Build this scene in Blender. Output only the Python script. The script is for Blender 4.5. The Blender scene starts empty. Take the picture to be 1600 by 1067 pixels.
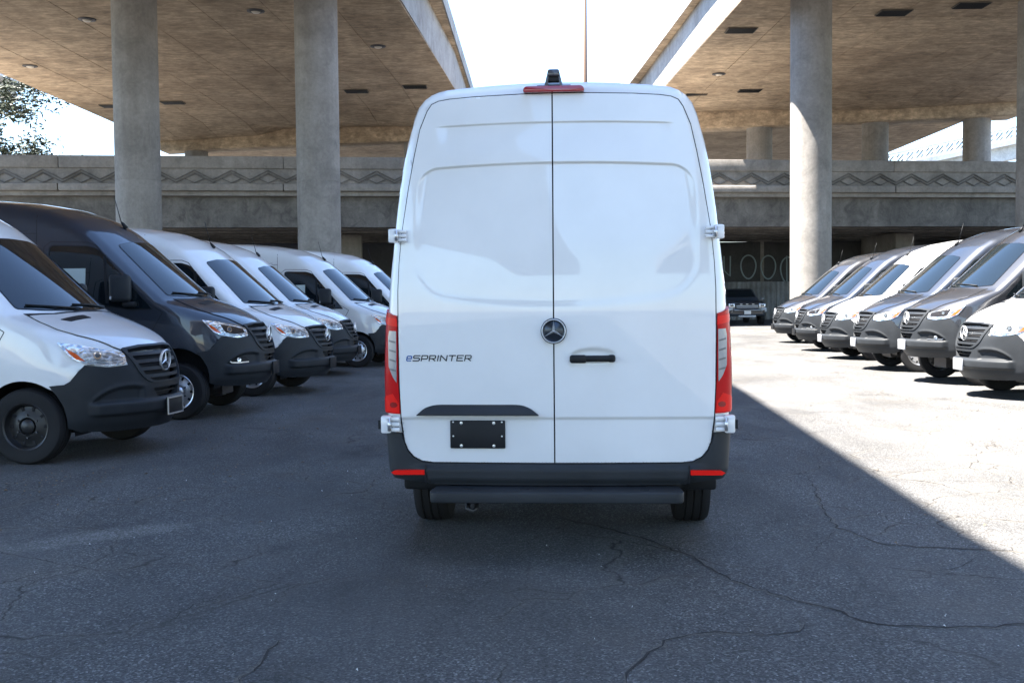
import bpy, bmesh, math, random
import numpy as np
from mathutils import Vector, Matrix, Euler
from mathutils.geometry import delaunay_2d_cdt

random.seed(7); RNG = np.random.default_rng(7)
scene = bpy.context.scene
COL = scene.collection
R = math.radians

# ------------------------------------------------------------------ camera, sky, sun, exposure
CAM_F, CAM_H, CAM_YH, CAM_ROLL = 1692.0, 1.54, 460.8, 0.0097
cam = bpy.data.cameras.new('camera'); cam_o = bpy.data.objects.new('camera', cam); COL.objects.link(cam_o)
cam.sensor_width = 36.0; cam.lens = CAM_F / 1600 * 36.0; cam.clip_start = 0.1; cam.clip_end = 3000
pitch = math.atan((533.5 - CAM_YH) / CAM_F)
cam_o.matrix_world = Matrix.Translation((0, 0, CAM_H)) @ Matrix.Rotation(math.pi/2 - pitch, 4, 'X') @ Matrix.Rotation(-CAM_ROLL, 4, 'Z')
scene.camera = cam_o

SUN_AZ, SUN_EL = R(-97), R(65.2)          # azimuth from +Y, clockwise
world = bpy.data.worlds.new('World'); scene.world = world; world.use_nodes = True
wn = world.node_tree.nodes; wl = world.node_tree.links
sky = wn.new('ShaderNodeTexSky'); sky.sky_type = 'NISHITA'; sky.sun_disc = False
sky.sun_elevation = SUN_EL; sky.sun_rotation = SUN_AZ % (2*math.pi)
sky.air_density = 1.0; sky.dust_density = 0.3; sky.ozone_density = 4.0
wl.new(sky.outputs['Color'], wn['Background'].inputs['Color']); wn['Background'].inputs['Strength'].default_value = 0.082
sun = bpy.data.lights.new('sun', 'SUN'); sun.energy = 5.0; sun.angle = R(0.53); sun.color = (1.0, 0.94, 0.86)
sun_o = bpy.data.objects.new('sun', sun); COL.objects.link(sun_o)
sv = Vector((math.cos(SUN_EL)*math.sin(SUN_AZ), math.cos(SUN_EL)*math.cos(SUN_AZ), math.sin(SUN_EL)))
sun_o.rotation_euler = sv.to_track_quat('Z', 'Y').to_euler(); sun_o.location = (-30, 10, 60)

scene.view_settings.view_transform = 'Standard'; scene.view_settings.look = 'None'
scene.view_settings.exposure = 2.94; scene.view_settings.gamma = 1.0; scene.view_settings.use_curve_mapping = False
scene.render.engine = 'CYCLES'
cy = scene.cycles
cy.use_denoising = True; cy.max_bounces = 9; cy.diffuse_bounces = 5; cy.glossy_bounces = 4; cy.transmission_bounces = 4
cy.caustics_reflective = False; cy.caustics_refractive = False; cy.sample_clamp_indirect = 8.0

# ------------------------------------------------------------------ materials
MATS = {}
def nodes_of(m): return m.node_tree.nodes, m.node_tree.links
def principled(name, color, rough=0.5, metal=0.0, coat=0.0, coat_rough=0.03, spec=0.5, alpha=1.0, trans=0.0):
    m = bpy.data.materials.new(name); m.use_nodes = True
    b = m.node_tree.nodes['Principled BSDF']
    b.inputs['Base Color'].default_value = (*color, 1); b.inputs['Roughness'].default_value = rough
    b.inputs['Metallic'].default_value = metal; b.inputs['Coat Weight'].default_value = coat
    b.inputs['Coat Roughness'].default_value = coat_rough; b.inputs['Specular IOR Level'].default_value = spec
    b.inputs['Transmission Weight'].default_value = trans; b.inputs['Alpha'].default_value = alpha
    MATS[name] = m; return m
def add(n, t, **kw):
    x = n.new(t)
    for k, v in kw.items(): setattr(x, k, v)
    return x
def noise(n, l, vec, scale, detail=4, rough=0.55, dist=0.0):
    x = n.new('ShaderNodeTexNoise'); x.inputs['Scale'].default_value = scale; x.inputs['Detail'].default_value = detail
    x.inputs['Roughness'].default_value = rough; x.inputs['Distortion'].default_value = dist
    l.new(vec, x.inputs['Vector']); return x.outputs['Fac']
def ramp(n, l, fac, stops):
    x = n.new('ShaderNodeValToRGB'); e = x.color_ramp.elements
    while len(e) < len(stops): e.new(0.5)
    for el, (p, c) in zip(e, stops):
        el.position = p; el.color = (*c, 1) if len(c) == 3 else c
    l.new(fac, x.inputs['Fac']); return x.outputs['Color']
def mapping(n, l, vec, scale=(1,1,1), rot=(0,0,0), loc=(0,0,0)):
    x = n.new('ShaderNodeMapping'); x.inputs['Scale'].default_value = scale; x.inputs['Rotation'].default_value = rot
    x.inputs['Location'].default_value = loc; l.new(vec, x.inputs['Vector']); return x.outputs['Vector']
def mixc(n, l, fac, a, b, mode='MIX'):
    x = n.new('ShaderNodeMix'); x.data_type = 'RGBA'; x.blend_type = mode
    for sock, v in ((x.inputs[0], fac), (x.inputs[6], a), (x.inputs[7], b)):
        if isinstance(v, (int, float)): sock.default_value = v
        elif isinstance(v, tuple): sock.default_value = (*v, 1)
        else: l.new(v, sock)
    return x.outputs[2]
def mathn(n, l, op, a, b=None, c=None, clamp=False):
    x = n.new('ShaderNodeMath'); x.operation = op; x.use_clamp = clamp
    for i, v in enumerate((a, b, c)):
        if v is None: continue
        if isinstance(v, (int, float)): x.inputs[i].default_value = v
        else: l.new(v, x.inputs[i])
    return x.outputs[0]
def bump(n, l, height, strength, dist, bsdf):
    x = n.new('ShaderNodeBump'); x.inputs['Strength'].default_value = strength; x.inputs['Distance'].default_value = dist
    l.new(height, x.inputs['Height']); l.new(x.outputs['Normal'], bsdf.inputs['Normal'])

def paint(name, color, metal=0.0, rough=0.35, dirt=0.06):
    m = principled(name, color, rough, metal, 1.0, 0.03)
    n, l = nodes_of(m); b = n['Principled BSDF']
    tc = n.new('ShaderNodeTexCoord').outputs['Object']
    f = noise(n, l, tc, 1.3, 5)
    dk = tuple(c*(1-dirt*1.6)+0.012*dirt for c in color)
    l.new(ramp(n, l, f, [(0.35, dk), (0.65, color)]), b.inputs['Base Color'])
    # light dust film makes the clear coat a little uneven
    f2 = noise(n, l, tc, 6, 6)
    r = n.new('ShaderNodeMapRange'); r.inputs[3].default_value = 0.004; r.inputs[4].default_value = 0.03
    l.new(f2, r.inputs[0]); l.new(r.outputs[0], b.inputs['Coat Roughness'])
    # very soft orange peel
    f3 = noise(n, l, tc, 90, 2); bump(n, l, f3, 0.02, 0.002, b)
    return m
paint('paint_white', (0.80, 0.80, 0.80))
paint('paint_white_warm', (0.64, 0.635, 0.62))
paint('paint_silver_white', (0.73, 0.735, 0.74))
paint('paint_navy', (0.017, 0.023, 0.036), metal=0.3, rough=0.4)
paint('paint_black_grey', (0.028, 0.030, 0.036), metal=0.4, rough=0.4)
def plastic(name, color, rough):
    m = principled(name, color, rough, spec=0.22)
    n, l = nodes_of(m); b = n['Principled BSDF']
    tc = n.new('ShaderNodeTexCoord').outputs['Object']
    f = noise(n, l, tc, 2.2, 6)
    l.new(ramp(n, l, f, [(0.3, tuple(c*0.8 for c in color)), (0.7, tuple(c*1.25 for c in color))]), b.inputs['Base Color'])
    f2 = noise(n, l, tc, 260, 2); bump(n, l, f2, 0.12, 0.002, b)
    return m
plastic('plastic', (0.025, 0.028, 0.032), 0.5)
plastic('plastic_dark', (0.012, 0.013, 0.015), 0.5)
plastic('rubber', (0.016, 0.016, 0.017), 0.75)
principled('gap', (0.006, 0.006, 0.008), 0.8)
principled('glass', (0.007, 0.011, 0.014), 0.02, spec=0.6)
principled('glass_frit', (0.006, 0.006, 0.007), 0.25)
principled('chrome', (0.80, 0.81, 0.83), 0.08, 1.0)
principled('silver', (0.62, 0.63, 0.65), 0.28, 0.85)
principled('lamp_reflector', (0.82, 0.84, 0.86), 0.16, 0.75, 1.0, 0.01)
principled('lamp_clear', (0.36, 0.38, 0.40), 0.22, 0.5, 1.0, 0.01)
principled('badge_chrome', (0.86, 0.87, 0.88), 0.32, 0.55, 0.6, 0.05)
principled('lamp_bulb', (0.10, 0.12, 0.14), 0.08, 0.2, 1.0, 0.01)
principled('reverse_clear', (0.27, 0.28, 0.30), 0.2, 0.2, 0.6, 0.01)
principled('lamp_rib', (0.10, 0.10, 0.11), 0.3, 0.3)
principled('lamp_dark', (0.03, 0.03, 0.035), 0.2, 0.3, 1.0, 0.01)
principled('amber', (0.75, 0.10, 0.015), 0.15, 0, 1.0, 0.01)
principled('lamp_red', (0.50, 0.002, 0.005), 0.3, 0, 0.12, 0.03, 0.12)
principled('lamp_red_dark', (0.25, 0.002, 0.004), 0.25, 0, 0.25, 0.03, 0.3)
principled('lamp_red_bright', (0.80, 0.012, 0.008), 0.35, 0, 0.12, 0.03, 0.12)
principled('brake_red', (0.30, 0.006, 0.018), 0.2, 0, 1.0, 0.02)
principled('badge_dark', (0.035, 0.045, 0.06), 0.2, 0.6)
principled('badge_blue', (0.01, 0.09, 0.33), 0.3)
principled('wheel_black', (0.014, 0.014, 0.015), 0.42)
principled('paper', (0.45, 0.52, 0.50), 0.7)
principled('plate_white', (0.62, 0.62, 0.60), 0.5)
principled('plate_grey', (0.30, 0.31, 0.33), 0.5)
principled('steel_dark', (0.07, 0.07, 0.075), 0.5, 0.7)
principled('truck_paint', (0.035, 0.045, 0.06), 0.3, 0.3, 1.0)
principled('truck_grey', (0.38, 0.40, 0.42), 0.4)
principled('bark', (0.06, 0.045, 0.032), 0.9)
principled('graffiti', (0.30, 0.37, 0.40), 0.9)
principled('pole_paint', (0.10, 0.055, 0.03), 0.6)
principled('crack_fill', (0.020, 0.018, 0.017), 0.95)
m_ = principled('crack_dust', (0.085, 0.075, 0.062), 0.95)
n_, l_ = nodes_of(m_); t_ = n_.new('ShaderNodeNewGeometry').outputs['Position']
l_.new(ramp(n_, l_, noise(n_, l_, t_, 45, 4, 0.7), [(0.35, (0.045, 0.042, 0.038)), (0.65, (0.15, 0.138, 0.12))]), n_['Principled BSDF'].inputs['Base Color'])
principled('vent_metal', (0.13, 0.115, 0.095), 0.7)
principled('lamp_glass', (0.55, 0.50, 0.42), 0.3)
principled('red_housing', (0.05, 0.05, 0.06), 0.3, 0, 0.5)

def facet(name, c1, c2):
    m = MATS[name]; n, l = nodes_of(m); b = n['Principled BSDF']
    tc = n.new('ShaderNodeTexCoord').outputs['Object']
    f = noise(n, l, mapping(n, l, tc, (1, 1, 2.2)), 16, 2, 0.4, 0.5)
    l.new(ramp(n, l, f, [(0.40, c1), (0.58, c2)]), b.inputs['Base Color']); bump(n, l, f, 0.5, 0.02, b)
facet('lamp_reflector', (0.30, 0.33, 0.37), (0.85, 0.87, 0.90))
facet('lamp_clear', (0.20, 0.22, 0.24), (0.55, 0.57, 0.60))
def concrete(name, base, dark, streak=0.5, scale=1.0, board=None, bumpy=0.25, streak_axis='Z', blotch=0.5):
    m = bpy.data.materials.new(name); m.use_nodes = True; MATS[name] = m
    n, l = nodes_of(m); b = n['Principled BSDF']; b.inputs['Roughness'].default_value = 0.85
    tc = n.new('ShaderNodeNewGeometry').outputs['Position']
    big = noise(n, l, tc, 0.30*scale, 7, 0.65, 0.4)
    blo = noise(n, l, tc, 1.1*scale, 7, 0.7, 0.8)
    fine = noise(n, l, tc, 9*scale, 6, 0.65)
    sc = {'Z': (1.6, 1.6, 0.10), 'X': (0.30, 3.2, 3.2), 'Y': (3.2, 0.30, 3.2)}[streak_axis]
    st = noise(n, l, mapping(n, l, tc, sc), 1.3, 7, 0.65, 0.6)
    c = ramp(n, l, big, [(0.30, dark), (0.66, base)])
    c = mixc(n, l, blotch, c, ramp(n, l, blo, [(0.30, (0.40,)*3), (0.50, (1.0,)*3), (0.72, (1.35,)*3)]), 'MULTIPLY')
    c = mixc(n, l, mathn(n, l, 'MULTIPLY', ramp(n, l, st, [(0.36, (1,1,1)), (0.56, (0,0,0))]), streak), c, dark, 'MIX')
    c = mixc(n, l, 0.35, c, ramp(n, l, fine, [(0.3, (0.55,)*3), (0.7, (1.25,)*3)]), 'MULTIPLY')
    h = fine
    if board:
        bd = noise(n, l, mapping(n, l, tc, board), 1.0, 4, 0.6, 0.15)
        bd2 = noise(n, l, mapping(n, l, tc, tuple(q*2.3 for q in board)), 1.0, 3, 0.6)
        c = mixc(n, l, 0.6, c, ramp(n, l, bd, [(0.33, (0.58,)*3), (0.66, (1.35,)*3)]), 'MULTIPLY')
        c = mixc(n, l, 0.45, c, ramp(n, l, bd2, [(0.35, (0.6,)*3), (0.68, (1.4,)*3)]), 'MULTIPLY')
        h = mathn(n, l, 'ADD', fine, bd)
    oi = n.new('ShaderNodeObjectInfo').outputs['Random']
    c = mixc(n, l, 0.22, c, ramp(n, l, oi, [(0, (0.75,)*3), (1, (1.2,)*3)]), 'MULTIPLY')
    l.new(c, b.inputs['Base Color']); bump(n, l, h, bumpy, 0.02, b)
    return m
concrete('concrete_column', (0.33, 0.312, 0.29), (0.19, 0.176, 0.16), 0.45, blotch=0.45)
concrete('concrete_soffit', (0.54, 0.425, 0.30), (0.29, 0.215, 0.145), 0.35, board=(1.5, 3.4, 3.4), streak_axis='X', blotch=0.7)
concrete('concrete_fascia', (0.44, 0.43, 0.41), (0.28, 0.26, 0.24), 0.4)
concrete('concrete_bridge', (0.34, 0.315, 0.285), (0.18, 0.166, 0.15), 0.35)
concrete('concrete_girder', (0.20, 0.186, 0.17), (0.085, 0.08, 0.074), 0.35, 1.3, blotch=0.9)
concrete('concrete_relief_dark', (0.17, 0.158, 0.142), (0.09, 0.084, 0.076), 0.4)  # zigzag bars: a darker concrete tone than the frieze behind them
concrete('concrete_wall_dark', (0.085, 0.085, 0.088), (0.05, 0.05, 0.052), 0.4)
concrete('concrete_pale', (0.62, 0.62, 0.60), (0.50, 0.50, 0.48), 0.3)
concrete('metal_fence', (0.34, 0.35, 0.36), (0.2, 0.2, 0.2), 0.6, streak_axis='Z')

def leaf_mat(name, c1, c2):
    m = bpy.data.materials.new(name); m.use_nodes = True; MATS[name] = m
    n, l = nodes_of(m); b = n['Principled BSDF']; b.inputs['Roughness'].default_value = 0.6
    tc = n.new('ShaderNodeNewGeometry').outputs['Position']
    l.new(ramp(n, l, noise(n, l, tc, 1.4, 3), [(0.35, c1), (0.65, c2)]), b.inputs['Base Color'])
    return m
leaf_mat('leaves', (0.016, 0.024, 0.014), (0.045, 0.058, 0.026))
leaf_mat('dry_leaf', (0.10, 0.06, 0.03), (0.22, 0.14, 0.07))

def asphalt():
    m = bpy.data.materials.new('asphalt'); m.use_nodes = True; MATS['asphalt'] = m
    n, l = nodes_of(m); b = n['Principled BSDF']; b.inputs['Roughness'].default_value = 0.85
    b.inputs['Specular IOR Level'].default_value = 0.4
    tc = n.new('ShaderNodeNewGeometry').outputs['Position']
    sep = n.new('ShaderNodeSeparateXYZ'); l.new(tc, sep.inputs[0])
    big = noise(n, l, tc, 0.20, 5, 0.6)
    mid = noise(n, l, mapping(n, l, tc, (0.9, 0.35, 1), (0, 0, R(-35))), 1.0, 6, 0.62, 0.5)
    grit = noise(n, l, tc, 60, 3, 0.75)
    vor = n.new('ShaderNodeTexVoronoi'); vor.inputs['Scale'].default_value = 105; l.new(tc, vor.inputs['Vector'])
    # worn areas show their pale stones, sealed areas stay smooth and dark
    worn = ramp(n, l, noise(n, l, mapping(n, l, tc, (1, 0.6, 1), (0, 0, R(25))), 0.55, 5, 0.6, 0.3), [(0.38, (0.40,)*3), (0.56, (1.0,)*3)])
    stone = ramp(n, l, vor.outputs['Color'], [(0.0, (0.35,)*3), (0.55, (0.80,)*3), (0.78, (1.6,)*3), (1.0, (3.4,)*3)])
    c = ramp(n, l, big, [(0.32, (0.066, 0.066, 0.0665)), (0.68, (0.118, 0.116, 0.112))])
    c = mixc(n, l, 0.75, c, ramp(n, l, mid, [(0.30, (0.55,)*3), (0.70, (1.40,)*3)]), 'MULTIPLY')
    c = mixc(n, l, mathn(n, l, 'MULTIPLY', worn, 0.9), c, mixc(n, l, 1.0, c, stone, 'MULTIPLY'))
    c = mixc(n, l, 0.75, c, ramp(n, l, grit, [(0.3, (0.5,)*3), (0.7, (1.5,)*3)]), 'MULTIPLY')
    # pale scuffs: one long one at the lower left, small ones elsewhere
    u = mathn(n, l, 'ADD', mathn(n, l, 'MULTIPLY', mathn(n, l, 'ADD', sep.outputs[0], 2.75), 0.80), mathn(n, l, 'MULTIPLY', mathn(n, l, 'ADD', sep.outputs[1], -6.95), 0.60))
    v = mathn(n, l, 'ADD', mathn(n, l, 'MULTIPLY', mathn(n, l, 'ADD', sep.outputs[0], 2.75), -0.60), mathn(n, l, 'MULTIPLY', mathn(n, l, 'ADD', sep.outputs[1], -6.95), 0.80))
    d = mathn(n, l, 'ADD', mathn(n, l, 'POWER', mathn(n, l, 'ABSOLUTE', mathn(n, l, 'DIVIDE', u, 0.80)), 2), mathn(n, l, 'POWER', mathn(n, l, 'ABSOLUTE', mathn(n, l, 'DIVIDE', v, 0.20)), 2))
    d = mathn(n, l, 'ADD', d, mathn(n, l, 'MULTIPLY', mathn(n, l, 'SUBTRACT', noise(n, l, tc, 4, 6), 0.5), 2.8))
    fac = n.new('ShaderNodeMapRange'); fac.inputs[1].default_value = 1.3; fac.inputs[2].default_value = 0.2; fac.inputs[3].default_value = 0; fac.inputs[4].default_value = 0.75
    l.new(d, fac.inputs[0])
    pale = mixc(n, l, 0.7, (0.17, 0.165, 0.157), stone, 'MULTIPLY')
    c = mixc(n, l, fac.outputs[0], c, pale)
    sc = ramp(n, l, noise(n, l, mapping(n, l, tc, (0.7, 1.5, 1)), 1.7, 6, 0.65, 0.6), [(0.63, (0,)*3), (0.75, (0.5,)*3)])
    c = mixc(n, l, sc, c, pale)
    # oil and tyre marks
    oil = ramp(n, l, noise(n, l, tc, 0.9, 4, 0.55, 0.9), [(0.60, (1,)*3), (0.74, (0.45,)*3)])
    c = mixc(n, l, 0.85, c, oil, 'MULTIPLY')
    # brown dust gathered in patches
    du = ramp(n, l, noise(n, l, tc, 0.6, 5, 0.6), [(0.55, (0,)*3), (0.75, (0.35,)*3)])
    c = mixc(n, l, du, c, (0.115, 0.095, 0.072))
    # network of fine hairline cracks
    wob = n.new('ShaderNodeVectorMath'); wob.operation = 'ADD'
    nz = n.new('ShaderNodeTexNoise'); nz.inputs['Scale'].default_value = 2.2; nz.inputs['Detail'].default_value = 5; l.new(tc, nz.inputs['Vector'])
    scl = n.new('ShaderNodeVectorMath'); scl.operation = 'SCALE'; scl.inputs['Scale'].default_value = 0.55; l.new(nz.outputs['Color'], scl.inputs[0])
    l.new(tc, wob.inputs[0]); l.new(scl.outputs[0], wob.inputs[1])
    flat = mapping(n, l, wob.outputs[0], (1, 1, 0))
    ve = n.new('ShaderNodeTexVoronoi'); ve.feature = 'DISTANCE_TO_EDGE'; ve.inputs['Scale'].default_value = 1.15; l.new(flat, ve.inputs['Vector'])
    ck = ramp(n, l, ve.outputs['Distance'], [(0.0, (1,)*3), (0.0045, (0.7,)*3), (0.009, (0,)*3)])
    msk = ramp(n, l, noise(n, l, tc, 0.45, 3), [(0.43, (0,)*3), (0.56, (1,)*3)])
    ckf = mathn(n, l, 'MULTIPLY', mathn(n, l, 'MULTIPLY', ck, msk), 0.85)
    halo = mathn(n, l, 'MULTIPLY', mathn(n, l, 'MULTIPLY', ramp(n, l, ve.outputs['Distance'], [(0.0, (1,)*3), (0.06, (0,)*3)]), msk), mathn(n, l, 'MULTIPLY', noise(n, l, tc, 7, 4), 0.7))
    c = mixc(n, l, halo, c, (0.13, 0.118, 0.10))
    c = mixc(n, l, ckf, c, (0.016, 0.014, 0.013))
    l.new(c, b.inputs['Base Color'])
    h = mathn(n, l, 'ADD', vor.outputs['Distance'], mathn(n, l, 'MULTIPLY', grit, 0.8))
    h = mathn(n, l, 'SUBTRACT', h, mathn(n, l, 'MULTIPLY', ckf, 2.0))
    bump(n, l, h, 0.6, 0.012, b)
asphalt()

# ------------------------------------------------------------------ mesh helpers
class Mesh:
    def __init__(self): self.v = []; self.f = []
    def add(self, v, f):
        o = len(self.v); self.v += [tuple(map(float, p)) for p in v]; self.f += [tuple(i+o for i in q) for q in f]; return self
    def box(self, c, size, rot=None):
        sx, sy, sz = [q/2 for q in size]
        v = [Vector((x*sx, y*sy, z*sz)) for z in (-1, 1) for y in (-1, 1) for x in (-1, 1)]
        if rot is not None: v = [rot @ p for p in v]
        v = [p + Vector(c) for p in v]
        return self.add(v, [(0,2,3,1), (4,5,7,6), (0,1,5,4), (2,6,7,3), (0,4,6,2), (1,3,7,5)])
    def prism(self, poly, a, b, fn):      # poly 2d, extruded from a to b; fn(u,v,w)->xyz
        n = len(poly); v = [fn(p[0], p[1], a) for p in poly] + [fn(p[0], p[1], b) for p in poly]
        return self.add(v, [tuple(range(n))[::-1], tuple(range(n, 2*n))] + [(i, (i+1) % n, n+(i+1) % n, n+i) for i in range(n)])
    def lathe(self, prof, axis='Y', seg=32, center=(0,0,0)):
        v = []; f = []; m = len(prof)
        for i in range(seg):
            a = 2*math.pi*i/seg; ca, sa = math.cos(a), math.sin(a)
            for r, h in prof:
                p = {'Y': (r*ca, h, r*sa), 'Z': (r*ca, r*sa, h), 'X': (h, r*ca, r*sa)}[axis]
                v.append((p[0]+center[0], p[1]+center[1], p[2]+center[2]))
        for i in range(seg):
            j = (i+1) % seg
            for k in range(m-1): f.append((i*m+k, j*m+k, j*m+k+1, i*m+k+1))
        return self.add(v, f)
    def tube(self, path, rad, seg=8, cap=True):
        path = [Vector(p) for p in path]; v = []; f = []; n = len(path)
        rads = rad if hasattr(rad, '__len__') else [rad]*n
        prev = None
        for i, p in enumerate(path):
            t = (path[min(i+1, n-1)] - path[max(i-1, 0)]).normalized()
            up = Vector((0,0,1)) if abs(t.z) < 0.95 else Vector((1,0,0))
            if prev is not None: up = prev
            a = t.cross(up).normalized(); bb = a.cross(t).normalized(); prev = bb
            for k in range(seg):
                th = 2*math.pi*k/seg; v.append(p + (a*math.cos(th) + bb*math.sin(th))*rads[i])
        for i in range(n-1):
            for k in range(seg):
                f.append((i*seg+k, i*seg+(k+1) % seg, (i+1)*seg+(k+1) % seg, (i+1)*seg+k))
        if cap: f += [tuple(range(seg))[::-1], tuple((n-1)*seg+k for k in range(seg))]
        return self.add(v, f)
    def data(self, name, smooth=False, bevel=0.0, seg=2, fix=True):
        me = bpy.data.meshes.new(name); me.from_pydata(self.v, [], self.f)
        if fix or bevel:
            bm = bmesh.new(); bm.from_mesh(me)
            bmesh.ops.recalc_face_normals(bm, faces=bm.faces)
            if bevel:
                es = [e for e in bm.edges if len(e.link_faces) == 2 and e.calc_face_angle(0) > 0.5]
                bmesh.ops.bevel(bm, geom=es, offset=bevel, segments=seg, affect='EDGES', profile=0.5, clamp_overlap=True)
            bm.to_mesh(me); bm.free()
        if smooth:
            me.polygons.foreach_set('use_smooth', [True]*len(me.polygons))
            if bevel or smooth == 'angle':
                try: me.set_sharp_from_angle(angle=R(38))
                except Exception: pass
        return me
def obj(name, me, mat, parent=None, loc=None, rot=None):
    if isinstance(me, Mesh): me = me.data(name)
    me_slots = me.materials
    if len(me_slots) == 0: me_slots.append(MATS[mat] if mat else None)
    o = bpy.data.objects.new(name, me); COL.objects.link(o)
    if mat and me_slots[0] != MATS[mat]:
        o.material_slots[0].link = 'OBJECT'; o.material_slots[0].material = MATS[mat]
    if parent is not None: o.parent = parent
    if loc is not None: o.location = loc
    if rot is not None: o.rotation_euler = rot
    return o
def tag(o, label=None, cat=None, group=None, kind=None):
    if label: o['label'] = label
    if cat: o['category'] = cat
    if group: o['group'] = group
    if kind: o['kind'] = kind
    return o
def empty(name, loc=(0,0,0), rz=0.0):
    o = bpy.data.objects.new(name, None); COL.objects.link(o); o.location = loc; o.rotation_euler = (0,0,rz); o.empty_display_size = 0.3
    return o

# ------------------------------------------------------------------ ground
g = Mesh(); S = 900
g.add([(-S,-S,0), (S,-S,0), (S,S,0), (-S,S,0)], [(0,1,2,3)])
ground = tag(obj('ground', g, 'asphalt'), kind='structure')
def smooth_path(pts, n, jit):
    out = []
    for i in range(len(pts)-1):
        a, b = Vector(pts[i]), Vector(pts[i+1])
        m = max(2, int((b-a).length*n))
        for k in range(m): out.append(a.lerp(b, k/m) + Vector((random.gauss(0, jit), random.gauss(0, jit))))
    out.append(Vector(pts[-1])); return out
cracks = [
 ([(2.41,8.67),(2.18,7.52),(2.12,7.01),(2.25,6.55),(2.63,6.41),(3.0,6.32),(3.6,6.25),(4.4,6.5)], 0.010),
 ([(1.25,6.85),(1.64,7.13),(2.18,7.52)], 0.005),
 ([(0.34,7.39),(0.58,7.08),(0.8,6.78),(1.04,6.27),(1.18,5.7),(1.45,5.33),(1.68,4.96),(1.98,4.9),(2.35,4.94),(2.9,4.9)], 0.011),
 ([(0.42,4.2),(0.52,4.47),(0.67,4.75),(0.8,4.84),(1.29,4.83),(1.35,4.97)], 0.010),
 ([(-1.11,4.20),(-1.07,4.51),(-1.06,4.81)], 0.009),
 ([(-1.65,5.11),(-1.62,5.38),(-1.52,5.49),(-1.25,5.6)], 0.005),
 ([(-1.98,7.5),(-1.5,7.82),(-0.9,8.29),(-0.5,8.4)], 0.005),
 ([(2.23,5.86),(2.49,5.99),(2.69,6.21)], 0.006),
 ([(2.31,11.16),(3.03,11.62),(3.56,12.02)], 0.007),
 ([(1.93,9.34),(2.68,9.06),(3.23,8.78),(4.2,8.6)], 0.006),
 ([(1.9,10.1),(2.3,9.9),(2.45,9.2),(2.41,8.67)], 0.006),
 ([(1.7,6.2),(1.9,6.6),(2.12,7.01)], 0.004),
]
for pts, w in cracks:
    p = smooth_path(pts, 16, 0.012); v = []; f = []
    for i, q in enumerate(p):
        t = (p[min(i+1, len(p)-1)] - p[max(i-1, 0)]).normalized(); nn = Vector((-t.y, t.x))
        ww = w*0.5*random.uniform(0.35, 1.5)*min(1, 0.25+i*0.3, 0.25+(len(p)-1-i)*0.3)
        for s in (-1, 1): v.append((q.x+nn.x*ww*s, q.y+nn.y*ww*s, 0.003))
    for i in range(len(p)-1): f.append((2*i, 2*i+1, 2*i+3, 2*i+2))
    obj('asphalt_crack', Mesh().add(v, f), 'crack_fill', ground)
    if w >= 0.009:
        v = []; f = []
        for i, q in enumerate(p):
            t = (p[min(i+1, len(p)-1)] - p[max(i-1, 0)]).normalized(); nn = Vector((-t.y, t.x))
            sh = math.sin(i*0.37)*0.012
            for s in (-1, 1):
                ww = sh*s + random.uniform(0.004, 0.028)*abs(math.sin(i*0.21+w*900)) + 0.003
                v.append((q.x+nn.x*ww*s, q.y+nn.y*ww*s, 0.0015))
        for i in range(len(p)-1): f.append((2*i, 2*i+1, 2*i+3, 2*i+2))
        obj('crack_dust', Mesh().add(v, f), 'crack_dust', ground)

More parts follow.
